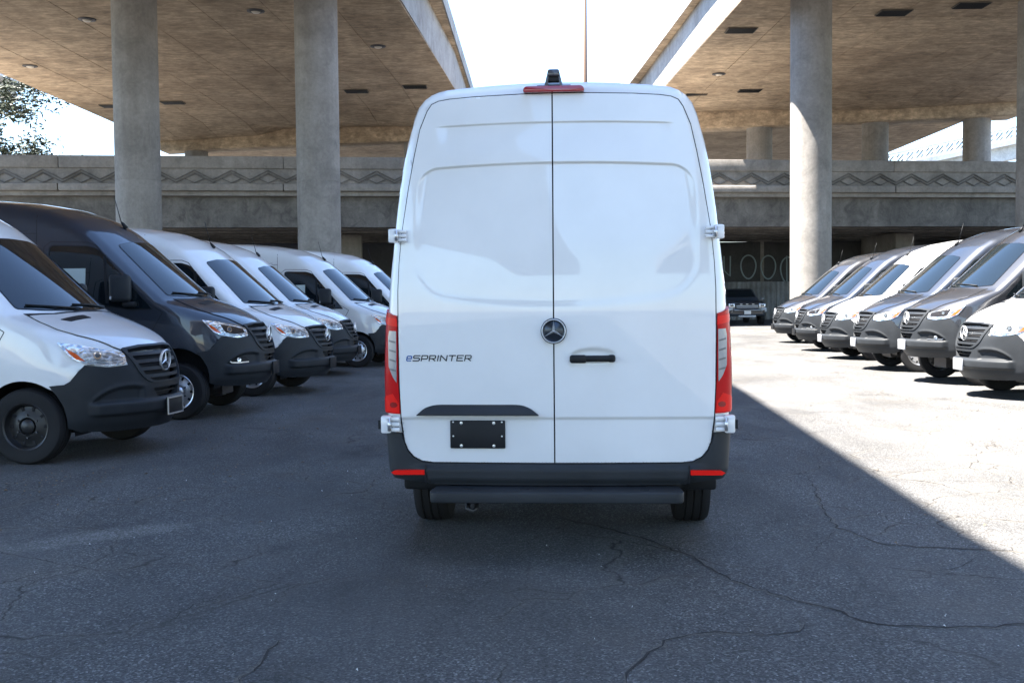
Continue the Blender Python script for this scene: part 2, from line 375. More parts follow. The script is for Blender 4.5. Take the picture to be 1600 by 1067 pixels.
# ------------------------------------------------------------------ overpass decks
ZS = 12.4   # soffit height
GH = 2.0    # depth of the box girder below the overhanging slab
def edge_fn(tab):
    ys, xs = zip(*tab)
    return lambda y: float(np.interp(y, ys, xs))
def deck(name, label, outer, inner, sgn, rows, ncol, fixtures, vents, y0, y1):
    """outer(y): far soffit edge, inner(y): soffit edge beside the sky gap, sgn: direction from the soffit to the gap"""
    root = empty(name, ((outer(40)+inner(40))/2, 40, 0)); tag(root, label, 'overpass', 'overpass decks on either side of the gap')
    def put(n, M, mat, **k):
        o = obj(n, M, mat, root); o.location = -Vector(root.location); return o
    # slab above the panels
    ys = [y0 + (y1-y0)*i/24 for i in range(25)]
    M = Mesh(); v = []; f = []
    for y in ys: v += [(outer(y), y, ZS+0.05), (inner(y), y, ZS+0.05), (inner(y), y, ZS+GH), (outer(y), y, ZS+GH)]
    for i in range(len(ys)-1):
        for k in range(4): f.append((4*i+k, 4*i+(k+1) % 4, 4*i+4+(k+1) % 4, 4*i+4+k))
    f += [(0,1,2,3), tuple(4*(len(ys)-1)+k for k in range(4))]
    put('box_girder', M.add(v, f), 'concrete_fascia')
    # haunched soffit panels
    yr = [y0, -60, 0, 20] + [rows[0] + (rows[1]-rows[0])*i/rows[2] for i in range(rows[2]+1)] + [y1]
    for i in range(len(yr)-1):
        a, b = yr[i], yr[i+1]
        for j in range(ncol):
            def px(y, t): return outer(y) + (inner(y)-outer(y))*t
            t0, t1 = j/ncol, (j+1)/ncol; gp = 0.014
            dz = random.uniform(-0.006, 0.006)
            def zz(x, y):
                yb = 68 - 0.22*x; d = yb - y
                return ZS - 0.55*max(0.0, min(1.0, 1 - (d-0.6)/6.0))**2*(1 if d > -1 else 0) + dz
            q = [(px(a, t0)+gp*(1 if px(a,t1) > px(a,t0) else -1), a+gp), (px(a, t1)-gp*(1 if px(a,t1) > px(a,t0) else -1), a+gp),
                 (px(b, t1)-gp*(1 if px(b,t1) > px(b,t0) else -1), b-gp), (px(b, t0)+gp*(1 if px(b,t1) > px(b,t0) else -1), b-gp)]
            v = [(x, y, zz(x, y)) for x, y in q] + [(x, y, ZS+0.049) for x, y in q]
            put('soffit_panel', Mesh().add(v, [(0,1,2,3), (4,5,6,7), (0,1,5,4), (1,2,6,5), (2,3,7,6), (3,0,4,7)]), 'concrete_soffit')
    for (edge, sg) in ((inner, sgn), (outer, -sgn)):
        # overhanging slab and parapet
        lip = (lambda y: edge(y) + sg*1.35) if edge is outer else None
        if edge is inner: lip = INNER_LIP[name]
        for nm, mat, prof in (('overhang_slab', 'concrete_soffit', lambda y: [(edge(y)-sg*0.3, ZS+GH+0.004), (lip(y), ZS+GH+0.06), (lip(y), ZS+GH+0.3), (edge(y)-sg*0.3, ZS+GH+0.3)]),
                              ('parapet', 'concrete_fascia', lambda y: [(lip(y)-sg*0.3, ZS+GH+0.303), (lip(y)+sg*0.05, ZS+GH-0.02), (lip(y)+sg*0.05, ZS+GH+0.65), (lip(y)-sg*0.02, ZS+GH+0.95), (lip(y)-sg*0.3, ZS+GH+0.95)])):
            v = []; f = []; k = len(prof(0))
            for y in ys: v += [(x, y, z) for x, z in prof(y)]
            for i in range(len(ys)-1):
                for c in range(k): f.append((k*i+c, k*i+(c+1) % k, k*i+k+(c+1) % k, k*i+k+c))
            f += [tuple(range(k)), tuple(k*(len(ys)-1)+c for c in range(k))]
            put(nm, Mesh().add(v, f), mat)
    for (x, y) in fixtures:
        o = obj('soffit_light', Mesh().lathe([(0.0,-0.09),(0.12,-0.085),(0.17,-0.05),(0.18,0.0)], 'Z', 20).data('soffit_light', 'angle'), 'lamp_glass', root); o.location = Vector((x, y, ZS-0.012)) - root.location
        r = obj('light_ring', Mesh().lathe([(0.18,0.0),(0.20,-0.05),(0.33,-0.03),(0.34,0.0)], 'Z', 20), 'steel_dark', o); r.location = (0,0,0)
    for (x, y) in vents:
        M = Mesh(); M.box((0,0,0), (1.25, 0.8, 0.03))
        o = obj('vent_grate', M, 'vent_metal', root); o.location = Vector((x, y, ZS-0.035)) - root.location
        M = Mesh()
        for k in range(6): M.box((0, -0.36+0.145*k, -0.03), (1.15, 0.05, 0.03))
        obj('grate_bar', M, 'plastic_dark', o)
    return root
INNER_LIP = {'overpass_deck': edge_fn([(-140,-9),(-60,-6.5),(8,-4.05),(21,-2.97),(48,-2.92),(67,-2.48),(110,-1.6)]),
             'overpass_deck_far_side': edge_fn([(-140,12.5),(-60,10.8),(0,9.4),(48,8.1),(67,7.4),(110,5.6)])}
INNER_LIP['overpass_deck.'] = INNER_LIP['overpass_deck']
dl = deck('overpass_deck', 'broad brown concrete overpass deck overhead on the left, over the long van row',
     edge_fn([(-60,-24.4),(110,-24.5)]), edge_fn([(-60,-8.0),(8,-5.6),(22,-4.6),(40,-4.1),(45,-3.7),(57,-2.9),(63,-2.75),(110,-2.0)]), 1,
     (34, 96, 13), 8, [(-22.3,50.9),(-16.4,42.6),(-9.6,41.6),(-5.7,47.6)],
     [(-22.4,61.5),(-18.7,60.6),(-19.3,69.5),(-8.1,57.8),(-4.9,56.7),(-7.8,65.5)], -140, 110)
dr = deck('overpass_deck_far_side', 'broad brown concrete overpass deck overhead on the right, over the sunlit van row',
     edge_fn([(-60,29),(66,29.1),(86,29.7),(110,30)]), edge_fn([(-60,11.5),(0,10),(40,8.68),(57,8.2),(63,8.0),(110,6.8)]), -1,
     (34, 96, 13), 9, [(10.4,54.3)],
     [(10.2,59.7),(12.9,58.7),(12.4,64.8),(15.0,63.9),(9.6,45.3),(15.0,42.7),(17.6,41.7),(24.0,59.3)], -140, 110)
dr.name = 'overpass_deck.001'

# columns
def column(x, y, r, h, label, top_drop=0.0):
    root = empty('bridge_column', (x, y, 0)); tag(root, label, 'column', 'round concrete overpass columns')
    prof = [(r*1.004, 0.0), (r*1.003, 4.9), (r*1.003, 5.55)]
    obj('lower_shaft', Mesh().lathe(prof, 'Z', 48).data('lower_shaft', 'angle'), 'concrete_column', root)
    obj('upper_shaft', Mesh().lathe([(r, 5.556), (r, h-0.5), (r, h)], 'Z', 48).data('upper_shaft', 'angle'), 'concrete_column', root)
    return root
column(-12.75, 37.3, 0.75, ZS, 'tall grey concrete column rising behind the dark navy van')
column(-6.75, 38.3, 0.75, ZS, 'tall grey concrete column between the left vans and the white van in the centre')
column(11.2, 40.6, 0.75, ZS, 'tall concrete column half in sunlight behind the right van row')
column(19.95, 41.2, 0.75, ZS, 'dark concrete column cut off by the right edge of the picture')
# far bent with cap beam, skewed
def yb(x): return 68 - 0.22*x
for side, xs, (x0, x1), lab in (('l', (-20.9, -13.0, -6.0), (-23.2, -3.2), 'left'), ('r', (14.8, 21.2, 26.6), (8.6, 28.6), 'right')):
    M = Mesh(); v = []
    for x in (x0, x1):
        for dy, z in ((-0.9, 11.25), (0.9, 11.25), (0.9, 12.42), (-0.9, 12.42)): v.append((x, yb(x)+dy, z))
    M.add(v, [(0,1,2,3), (4,5,6,7), (0,1,5,4), (1,2,6,5), (2,3,7,6), (3,0,4,7)])
    tag(obj('cap_beam', M.data('cap_beam', 'angle', 0.12), 'concrete_soffit'), 'concrete cap beam under the %s overpass deck, beyond the carved cross bridge' % lab, 'beam', 'cap beams of the far piers')
    for k, x in enumerate(xs):
        where = ('nearest the open sky', 'in the middle of its pier', 'nearest the gap between the decks')
        if side == 'r': where = ('nearest the gap between the decks', 'in the middle of its pier', 'nearest the open sky')
        column(x, yb(x), 0.75, 11.3, 'short visible column of the far %s pier above the cross bridge, %s' % (lab, where[k]))

# ------------------------------------------------------------------ cross bridge with chevron parapet
def cy_(x): return 48.4 + 0.13*x
ang = math.atan(0.13)
br = empty('cross_bridge', (0, cy_(0), 0), ang); tag(br, 'weathered concrete bridge crossing behind the lot, parapet carved with zigzags', 'bridge')
LX0, LX1 = -75, 75
def bbox(name, y0, y1, z0, z1, mat='concrete_bridge', bev=0.0, x0=LX0, x1=LX1):
    return obj(name, Mesh().box(((x0+x1)/2, (y0+y1)/2, (z0+z1)/2), (x1-x0, y1-y0, z1-z0)).data(name, bool(bev) and 'angle', bev), mat, br)
def chunks(name, y0, y1, z0, z1, mat, step, gap=0.02, bev=0.02):
    x = LX0
    while x < LX1:
        bbox(name, y0, y1, z0, z1, mat, bev, x+gap/2, x+step-gap/2); x += step
chunks('coping', -0.06, 0.5, 7.08, 7.60, 'concrete_bridge', 9.3)
bbox('frieze', 0.03, 0.45, 6.42, 7.078)
chunks('cornice', -0.24, 0.45, 6.10, 6.418, 'concrete_bridge', 9.3, bev=0.06)
bbox('cornice_soffit', 0.02, 0.5, 5.92, 6.098)
bbox('deck_slab', 0.452, 15.0, 5.95, 6.6)
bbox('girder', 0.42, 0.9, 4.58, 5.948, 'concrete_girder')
for k in range(6): bbox('inner_girder', 2.8+2.3*k, 3.25+2.3*k, 4.6, 5.948)
bbox('back_girder', 14.4, 14.9, 4.58, 5.948)
bbox('soffit', 0.92, 14.3, 4.70, 4.80)
# relief: a zigzag band of two strips with a diamond inside every peak
PER = 1.55
def bar(M, a, b, w=0.042, d=0.06):
    a, b = Vector(a), Vector(b); t = (b-a); L = t.length; th = math.atan2(t.y, t.x)
    c = (a+b)/2
    M.box((c.x, -d/2+0.03, c.y), (L, d, w), Matrix.Rotation(-th, 3, 'Y'))
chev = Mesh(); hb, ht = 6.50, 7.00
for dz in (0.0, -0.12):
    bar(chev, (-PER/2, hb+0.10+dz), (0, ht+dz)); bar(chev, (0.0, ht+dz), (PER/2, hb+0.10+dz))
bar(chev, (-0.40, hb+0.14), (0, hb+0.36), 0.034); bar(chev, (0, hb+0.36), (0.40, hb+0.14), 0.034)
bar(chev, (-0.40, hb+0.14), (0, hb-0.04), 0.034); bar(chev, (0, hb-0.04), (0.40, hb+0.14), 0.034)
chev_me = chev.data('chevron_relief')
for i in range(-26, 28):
    o = obj('chevron_relief', chev_me, 'concrete_relief_dark', br); o.location = (i*PER+0.3, 0, 0)

# wall, fence and piers under the cross bridge
wall = empty('back_wall', (0, 64, 0)); tag(wall, 'dark concrete wall under the cross bridge with sprayed outline letters', 'wall')
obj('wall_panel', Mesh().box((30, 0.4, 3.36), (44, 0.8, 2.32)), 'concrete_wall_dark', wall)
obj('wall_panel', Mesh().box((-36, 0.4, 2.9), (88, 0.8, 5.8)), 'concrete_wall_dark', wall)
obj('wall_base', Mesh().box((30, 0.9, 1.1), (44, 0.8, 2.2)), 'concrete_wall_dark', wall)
def letter(paths, x, z, sx, sz):
    M = Mesh()
    for p in paths: M.tube([(x+u*sx, -0.012, z+v*sz) for u, v in p], 0.045, 6)
    obj('graffiti_letter', M, 'graffiti', wall)
def oval(cx, cz, rx, rz, a0=0, a1=360, pt=0.25):
    return [(cx+rx*math.cos(R(a)), cz+rz*math.sin(R(a))*(1+pt*max(0, -math.sin(R(a)))) ) for a in np.linspace(a0, a1, 26)]
letter([[(-0.5,0.9),(-0.45,-0.3),(0.35,-0.75),(0.4,0.9)]], 12.75, 3.05, 0.42, 0.72)
letter([oval(0,0.1,0.62,0.85)], 13.98, 3.05, 0.72, 0.72)
letter([oval(0,0.1,0.60,0.85)], 15.15, 3.02, 0.72, 0.72)
letter([oval(0.1,0,0.62,0.85,-100,250), [(0,0.95),(0,-0.95)]], 16.25, 2.92, 0.72, 0.80)
fence = empty('corrugated_fence', (0, 61.5, 0)); tag(fence, 'grey corrugated metal fence under the bridge behind the parked pickup', 'fence')
for k in range(34):
    M = Mesh(); w = 1.1; pts = []
    for i in range(17):
        u = i/16*w; pts.append((u, 0.035*(1 if (i//2) % 2 else -1)))
    v = [(u, d, 0.0) for u, d in pts] + [(u, d, 2.15) for u, d in pts] + [(u, d+0.02, 0.0) for u, d in pts] + [(u, d+0.02, 2.15) for u, d in pts]
    n = len(pts); f = [(i, i+1, n+i+1, n+i) for i in range(n-1)] + [(2*n+i, 2*n+i+1, 3*n+i+1, 3*n+i) for i in range(n-1)] + [(n+i, n+i+1, 3*n+i+1, 3*n+i) for i in range(n-1)]
    obj('fence_sheet', M.add(v, f), 'metal_fence', fence, (-4+k*1.12, random.uniform(-0.01, 0.01), 0))
for x in (-30, -19, -8, 3.2, 20.5, 31):
    p = Mesh().box((0, 0, 2.3), (1.1, 2.4, 4.62)).data('bridge_pier', 'angle', 0.15)
    tag(obj('bridge_pier', p, 'concrete_bridge', None, (x, cy_(x)+7, 0), (0, 0, ang)), {-30:'concrete pier of the cross bridge farthest to the left', -19:'concrete pier under the cross bridge behind the navy van', -8:'concrete pier under the cross bridge behind the white vans', 3.2:'concrete pier under the cross bridge behind the central van', 20.5:'concrete pier under the cross bridge behind the dark right vans', 31:'concrete pier of the cross bridge farthest to the right'}[x], 'pier', 'piers of the cross bridge')

# ------------------------------------------------------------------ van: implicit body surface
# local frame: +x (s) forward from the front axle, +y left, z up
WB, REAR = 3.665, 4.925
def table(pts, sig, lo, hi, step=0.005):
    xs, ys = zip(*sorted(pts)); g_ = np.arange(lo, hi, step); v = np.interp(g_, xs, ys)
    k = np.exp(-0.5*(np.arange(-60, 61)*step/sig)**2); k /= k.sum()
    v = np.convolve(np.pad(v, 60, 'edge'), k, 'valid'); d = np.gradient(v, step)
    return (lambda x: np.interp(x, g_, v)), (lambda x: np.interp(x, g_, d))
P_top, dP_top = table([(-6,2.755),(-4.93,2.77),(-3.5,2.77),(-2.6,2.735),(-2.0,2.68),(-1.55,2.60),(-1.2,2.475),(-0.93,2.315),(-0.72,2.14),(0.10,1.405),
                       (0.16,1.385),(0.35,1.315),(0.55,1.225),(0.70,1.135),(0.80,1.055),(0.92,0.92),(1.2,0.5)], 0.035, -6, 1.5)
W_side, _ = table([(0.0,0.90),(0.28,0.955),(0.45,0.985),(0.85,1.012),(1.10,1.012),(1.30,1.003),(1.57,0.990),(2.03,0.940),(2.35,0.892),(2.52,0.848),(2.64,0.815),(2.85,0.74),(3.2,0.6)], 0.05, 0, 3.2)
S_front, _ = table([(0,0.80),(0.25,0.86),(0.35,0.925),(0.5,0.955),(0.7,0.958),(0.9,0.938),(1.0,0.915),(1.1,0.885),(1.4,0.80)], 0.03, 0, 3.2)
R_rear, _ = table([(0,4.90),(0.6,4.925),(1.5,4.925),(2.2,4.905),(2.75,4.87),(3.2,4.83)], 0.08, 0, 3.2)
def smax(a, b, k):
    h = np.maximum(k-np.abs(a-b), 0)/k
    return np.maximum(a, b) + h*h*k*0.25
def FF(s, y, z):
    ay = np.abs(y)
    side = ay - (W_side(z) - 0.012*np.clip((-3.6-s)/1.3, 0, 1)**2)
    nose = 0.56*ay**2 + 0.13*ay**6; dn = 1.12*ay + 0.78*ay**5
    front = (s - S_front(z) + nose)/np.sqrt(1+dn**2)
    sp = s + 0.30*y*y
    crown = np.interp(s, [-1.6, -0.9], [0.075, 0.03])
    top = (z - P_top(sp) + crown*y*y)/np.sqrt(1+dP_top(sp)**2)
    rear = -s - R_rear(z) + 0.035*y*y
    k = np.interp(z, [1.2, 1.5, 2.2, 2.5], [0.10, 0.07, 0.12, 0.14])
    a = smax(side, front, 0.16)
    a = smax(a, top, k)
    return smax(a, rear, 0.09)
def cast(o, d, tmax=2.2):
    lo = np.zeros(len(o)); hi = np.full(len(o), tmax)
    for _ in range(34):
        m = (lo+hi)/2; p = o + d*m[:, None]; inside = FF(p[:,0], p[:,1], p[:,2]) < 0
        lo = np.where(inside, m, lo); hi = np.where(inside, hi, m)
    return o + d*lo[:, None]
def grad(p):
    e = 1e-3; g_ = np.zeros_like(p)
    for i in range(3):
        q = p.copy(); q[:, i] += e; r = p.copy(); r[:, i] -= e
        g_[:, i] = FF(q[:,0], q[:,1], q[:,2]) - FF(r[:,0], r[:,1], r[:,2])
    return g_/np.maximum(np.linalg.norm(g_, axis=1, keepdims=True), 1e-9)
# projections: 2-d author space -> body surface
def proj_front(uv):           # (y, z) seen from the front
    o = np.stack([np.where(uv[:,1] > 1.25, -2.0, 0.0), uv[:,0], uv[:,1]], 1); return cast(o, np.tile([1.,0,0], (len(o),1)), 3.3)
def proj_rear(uv):            # (y, z) seen from behind
    o = np.stack([np.full(len(uv), -4.0), uv[:,0], uv[:,1]], 1); return cast(o, np.tile([-1.,0,0], (len(o),1)))
def proj_side(sg):            # (s, z)
    def f(uv):
        o = np.stack([uv[:,0], np.zeros(len(uv)), uv[:,1]], 1); return cast(o, np.tile([0., sg, 0], (len(o),1)))
    return f
def proj_top(uv):             # (s, y)
    o = np.stack([uv[:,0], uv[:,1], np.full(len(uv), 0.9)], 1); return cast(o, np.tile([0.,0,1], (len(o),1)))
def proj_nose(uv):            # (arc in metres = angle*0.95, z) wrapped round the nose
    a = uv[:,0]/0.95; o = np.stack([np.zeros(len(uv)), np.zeros(len(uv)), uv[:,1]], 1)
    return cast(o, np.stack([np.cos(a), np.sin(a), np.zeros(len(a))], 1))
RC = -4.2
def proj_tail(uv):            # wrapped round the rear corners, u = angle*1.1 from straight back, + = left
    a = uv[:,0]/1.1; o = np.stack([np.full(len(uv), RC), np.zeros(len(uv)), uv[:,1]], 1)
    return cast(o, np.stack([-np.cos(a), np.sin(a), np.zeros(len(a))], 1))
def nose_u(deg): return R(deg)*0.95
def y2nose(y, z):
    p = proj_front(np.array([[y, z]]))[0]; return (math.atan2(p[1], p[0])*0.95, z)
def y2tail(y, z):
    p = proj_rear(np.array([[y, z]]))[0]; return (math.atan2(p[1], RC-p[0])*1.1, z)
def s2tail(s, z, sg):
    p = proj_side(sg)(np.array([[s, z]]))[0]; return (math.atan2(p[1], RC-p[0])*1.1, z)
def inpoly(pts, poly):
    x, y = pts[:,0], pts[:,1]; c = np.zeros(len(pts), bool); n = len(poly)
    for i in range(n):
        x1, y1 = poly[i]; x2, y2 = poly[(i+1) % n]
        m = ((y1 > y) != (y2 > y)); c ^= m & (x < (x2-x1)*(y-y1)/((y2-y1) if y2 != y1 else 1e-12) + x1)
    return c
def densify(poly, step):
    out = []
    for i in range(len(poly)):
        a, b = np.array(poly[i], float), np.array(poly[(i+1) % len(poly)], float)
        m = max(1, int(np.ceil(np.linalg.norm(b-a)/step)))
        for k in range(m): out.append(a + (b-a)*k/m)
    return np.array(out)
def roundpoly(poly, r, n=5):
    out = []; m = len(poly); r = r if hasattr(r, '__len__') else [r]*m
    for i in range(m):
        p, a, b = [Vector(q) for q in (poly[i], poly[i-1], poly[(i+1) % m])]
        if r[i] <= 0: out.append(tuple(p)); continue
        da, db = (a-p), (b-p); ra = min(r[i], da.length*0.45); rb = min(r[i], db.length*0.45)
        s, e = p+da.normalized()*ra, p+db.normalized()*rb
        for k in range(n+1):
            t = k/n; out.append(tuple(s*(1-t)**2 + p*2*t*(1-t) + e*t*t))
    return out
def tri2d(poly, step, holes=(), extra=None):
    loops = [densify(poly, step)] + [densify(h, step) for h in holes]
    bd = np.vstack(loops); edges = []; o = 0
    for L in loops:
        edges += [(o+i, o+(i+1) % len(L)) for i in range(len(L))]; o += len(L)
    lo, hi = bd.min(0), bd.max(0)
    gx = np.arange(lo[0]+step*0.5, hi[0], step); gy = np.arange(lo[1]+step*0.5, hi[1], step)
    pts = np.array(np.meshgrid(gx, gy)).reshape(2, -1).T
    if extra is not None: pts = np.vstack([pts, extra])
    pts = pts[inpoly(pts, loops[0])] if len(pts) else pts
    for h in loops[1:]: pts = pts[~inpoly(pts, h)]
    if len(pts):
        keep = np.ones(len(pts), bool)
        for k in range(0, len(bd), 200):
            d = np.abs(pts[:, None, :] - bd[None, k:k+200, :]).max(2).min(1); keep &= d > step*0.3
        pts = pts[keep]
    allp = np.vstack([bd, pts]) if len(pts) else bd
    res = delaunay_2d_cdt([Vector(p) for p in allp], edges, [], 0, 1e-7)
    V = np.array([tuple(p) for p in res[0]]); T = np.array([t for t in res[2] if len(t) == 3])
    c = V[T].mean(1); keep = inpoly(c, loops[0])
    for h in loops[1:]: keep &= ~inpoly(c, h)
    return V, T[keep]
def decal(name, poly, proj, off=0.003, depth=0.015, step=0.05, holes=(), offfn=None, extra=None):
    """closed panel lying on the body surface: outline in author space, real thickness towards the inside"""
    V, T = tri2d(poly, step, holes, extra)
    p = proj(V); n = grad(p)
    q = p + n*(off + (offfn(V[:,0], V[:,1]) if offfn else 0.0))[:, None] if offfn else p + n*off
    # orientation
    a = np.cross(q[T[:,1]]-q[T[:,0]], q[T[:,2]]-q[T[:,0]]); fl = (a*n[T[:,0]]).sum(1) < 0
    T[fl] = T[fl][:, ::-1]
    verts = [tuple(x) for x in q]; faces = [tuple(map(int, t)) for t in T]; norms = [tuple(x) for x in n]
    if depth:
        cnt = {}
        for t in faces:
            for i in range(3):
                e = (t[i], t[(i+1) % 3]); cnt[e] = cnt.get(e, 0) + 1
        be = [e for e in cnt if (e[1], e[0]) not in cnt]
        m = {}
        for e in be:
            for i in e:
                if i not in m:
                    m[i] = (len(verts), len(verts)+1)
                    verts.append(tuple(q[i])); verts.append(tuple(p[i] + n[i]*(off-depth)))
                    norms += [None, None]
        for (i, j) in be:
            faces.append((m[j][0], m[i][0], m[i][1], m[j][1]))
            fn = np.cross(np.array(verts[m[i][0]])-np.array(verts[m[j][0]]), np.array(verts[m[i][1]])-np.array(verts[m[j][0]]))
            fn = fn/max(np.linalg.norm(fn), 1e-9)
            for k in (m[i][0], m[i][1], m[j][0], m[j][1]):
                norms[k] = tuple(fn) if norms[k] is None else tuple(np.array(norms[k])+fn)
    me = bpy.data.meshes.new(name); me.from_pydata(verts, [], faces)
    me.polygons.foreach_set('use_smooth', [True]*len(me.polygons))
    if offfn is None:
        nn = np.array(norms); nn /= np.maximum(np.linalg.norm(nn, axis=1, keepdims=True), 1e-9)
        me.normals_split_custom_set_from_vertices([tuple(x) for x in nn])
    return me
def stroke(pts, w, closed=False):
    pts = [Vector(p) for p in pts]; L = []; Rr = []
    for i, p in enumerate(pts):
        a = pts[max(i-1, 0)]; b = pts[min(i+1, len(pts)-1)]; t = (b-a).normalized(); nn = Vector((-t.y, t.x))*w/2
        L.append(tuple(p+nn)); Rr.append(tuple(p-nn))
    return L + Rr[::-1]
def mir(poly): return [(-u, v) for u, v in poly]

# ---- body shell (box mapped on to the surface, side sheets with wheel arch openings)
def body_mesh():
    core_lo = np.array([-4.5, -0.45, 0.0]); core_hi = np.array([0.30, 0.45, 0.95])
    X0, X1, Y1, Z1 = -5.4, 1.25, 1.3, 3.0
    ss = np.concatenate([np.arange(X0, -4.2, 0.06), np.arange(-4.2, -1.8, 0.2), np.arange(-1.8, X1, 0.05), [X1]])
    ys = np.linspace(-Y1, Y1, 49); zs = np.concatenate([np.arange(0.30, 0.95, 0.05), np.linspace(0.95, Z1, 42)])
    V = []; F = []
    def emit(P, T):
        o = sum(len(a) for a in V); c = np.clip(P, core_lo, core_hi); d = P - c; d /= np.linalg.norm(d, axis=1, keepdims=True)
        q = cast(c, d); V.append(q); F.extend([tuple(int(i)+o for i in t) for t in T])
    def gridf(na, nb): return [(i*nb+j, (i+1)*nb+j, (i+1)*nb+j+1, i*nb+j+1) for i in range(na-1) for j in range(nb-1)]
    A = np.array([(s, y, Z1) for s in ss for y in ys]); emit(A, gridf(len(ss), len(ys)))
    A = np.array([(X1, y, z) for y in ys for z in zs]); emit(A, gridf(len(ys), len(zs)))
    zr = zs[zs > 0.44]
    A = np.array([(X0, y, z) for y in ys for z in zr]); emit(A, gridf(len(ys), len(zr)))
    ra, zc = 0.425, 0.36
    def arc(cx): 
        a0 = math.asin((0.30-zc)/ra); return [(cx+ra*math.cos(a), zc+ra*math.sin(a)) for a in np.linspace(a0, math.pi-a0, 28)]
    poly = [(X1, 0.30)] + arc(0) + arc(-WB) + [(-4.2, 0.32), (-4.45, 0.45), (X0, 0.45)] + [(X0, z) for z in zr[1:]] + [(s, Z1) for s in ss[1:]] + [(X1, z) for z in zs[::-1][1:-1]]
    VV, TT = tri2d(poly, 0.07)
    for sg in (-1, 1):
        emit(np.stack([VV[:,0], np.full(len(VV), sg*Y1), VV[:,1]], 1), TT)
    Vn = np.vstack(V)
    me = bpy.data.meshes.new('body'); me.from_pydata([tuple(x) for x in Vn], [], F)
    bm = bmesh.new(); bm.from_mesh(me); bmesh.ops.remove_doubles(bm, verts=bm.verts, dist=0.002)
    bmesh.ops.dissolve_degenerate(bm, dist=1e-4, edges=bm.edges)
    co = np.array([v.co[:] for v in bm.verts]); gn = grad(co)
    for f_ in bm.faces:
        f_.normal_update()
        if f_.normal.dot(Vector(gn[f_.verts[0].index])) < 0: f_.normal_flip()
    for v in bm.verts:      # sink the shell behind the bumpers, the grille and the rear doors
        x, y, z = v.co; gv = Vector(gn[v.index])
        uz = np.array([[math.atan2(y, x)*0.95, z]])
        if x > 0.1 and (inpoly(uz, [(u*0.965, 0.65+(w-0.65)*0.93) for u, w in bump_poly])[0] or (z < 0.40 and x > 0.45) or inpoly(np.array([[y, z]]), GRs(0.99))[0]): v.co -= gv*0.085
        elif x > 0.2 and z < 0.70: v.co -= gv*0.03
        elif x < -4.5 and -gv.x > 0.85 and inpoly(np.array([[y, z]]), [(-q*0.955, 1.63+(w-1.63)*0.965) for q, w in DL_FULL])[0]: v.co -= gv*0.045
        elif x < -4.42 and z < 0.70: v.co -= gv*0.07
    bmesh.ops.delete(bm, geom=[f_ for f_ in bm.faces if all(v.co.x > 0.15 and v.co.z < 0.72 for v in f_.verts)], context='FACES')
    bm.to_mesh(me); bm.free()
    me.polygons.foreach_set('use_smooth', [True]*len(me.polygons))
    co = np.array([v.co[:] for v in me.vertices])
    me.normals_split_custom_set_from_vertices([tuple(x) for x in grad(co)])
    return me

VM = {}      # shared van meshes: key -> (name, mesh, material, z-lift follows body)
DL = [(-0.0135,2.688),(-0.186,2.686),(-0.45,2.678),(-0.60,2.668),(-0.665,2.658),(-0.705,2.640),(-0.732,2.60),(-0.773,2.500),(-0.806,2.35),(-0.842,2.16),(-0.884,1.90),(-0.902,1.72),(-0.910,1.568),(-0.912,1.3),(-0.910,1.021),(-0.901,0.806),(-0.885,0.690),(-0.865,0.642),(-0.832,0.604),(-0.785,0.580),(-0.72,0.572),(-0.0135,0.570)]
DL_FULL = DL[1:-1] + [(-a, b) for a, b in DL[1:-1][::-1]]

# ---- front end
GR = roundpoly([(-0.50,1.055),(-0.25,1.075),(0.25,1.075),(0.50,1.055),(0.40,0.80),(0.30,0.715),(-0.30,0.715),(-0.40,0.80)], [0.03,0,0,0.03,0.05,0.06,0.06,0.05])
INT = roundpoly([(-0.27,0.665),(0.27,0.665),(0.20,0.575),(-0.20,0.575)], 0.02)
def GRs(k, dz=0.0): return [(y*k, 0.89+(z-0.89)*k+dz) for y, z in GR]
hol = [[y2nose(y, z) for y, z in GRs(0.93)], [y2nose(y, z) for y, z in INT]]
HL = roundpoly([(nose_u(71.5),1.135),(nose_u(60),1.105),(nose_u(48),1.06),(nose_u(33.5),1.015),(nose_u(33.0),0.915),(nose_u(44),0.90),(nose_u(57),0.93),(nose_u(64),0.985)], [0.01,0,0,0.03,0.03,0,0.02,0.03])
half = [(0.0,1.055),(nose_u(20),1.052),(nose_u(29),1.05),(nose_u(33),1.016),(nose_u(32.2),0.905),(nose_u(44),0.892),(nose_u(57.5),0.92),(nose_u(61),0.86),(nose_u(65),0.775),(nose_u(68),0.745),(nose_u(75.5),0.735),
        (nose_u(71.5),0.64),(nose_u(68.3),0.54),(nose_u(66.8),0.42),(nose_u(66.8),0.33),(nose_u(60),0.285),(nose_u(40),0.27),(0.0,0.265)]
bump_poly = half + [(-u, z) for u, z in half[::-1][1:-1]]
VM['body'] = body_mesh()
def sstep(x, a, b):
    t = np.clip((x-a)/(b-a), 0, 1); return t*t*(3-2*t)
def bump_off(u, z):
    au = np.abs(u)/0.95*180/math.pi
    fade = 1-sstep(au, 50, 57)
    ledge = (sstep(z, 0.425, 0.455)*(1-sstep(z, 0.545, 0.57)))*0.042*fade
    # brow that arches over the fog lamp recess
    top = 0.70 - 0.13*np.clip((au-34)/20, 0, 1)**2.2 - 0.02*np.clip((30-au)/10, 0, 1)
    rec = sstep(top-z, 0.0, 0.02)*sstep(z, 0.55, 0.575)*sstep(au, 22, 26)*(1-sstep(au, 50, 56))
    lip = np.exp(-((z-top-0.012)/0.02)**2)*sstep(au, 20, 30)*(1-sstep(au, 50, 56))*0.010
    low = -0.02*(1-sstep(z, 0.28, 0.42))
    return ledge - 0.030*rec + lip + low + 0.004
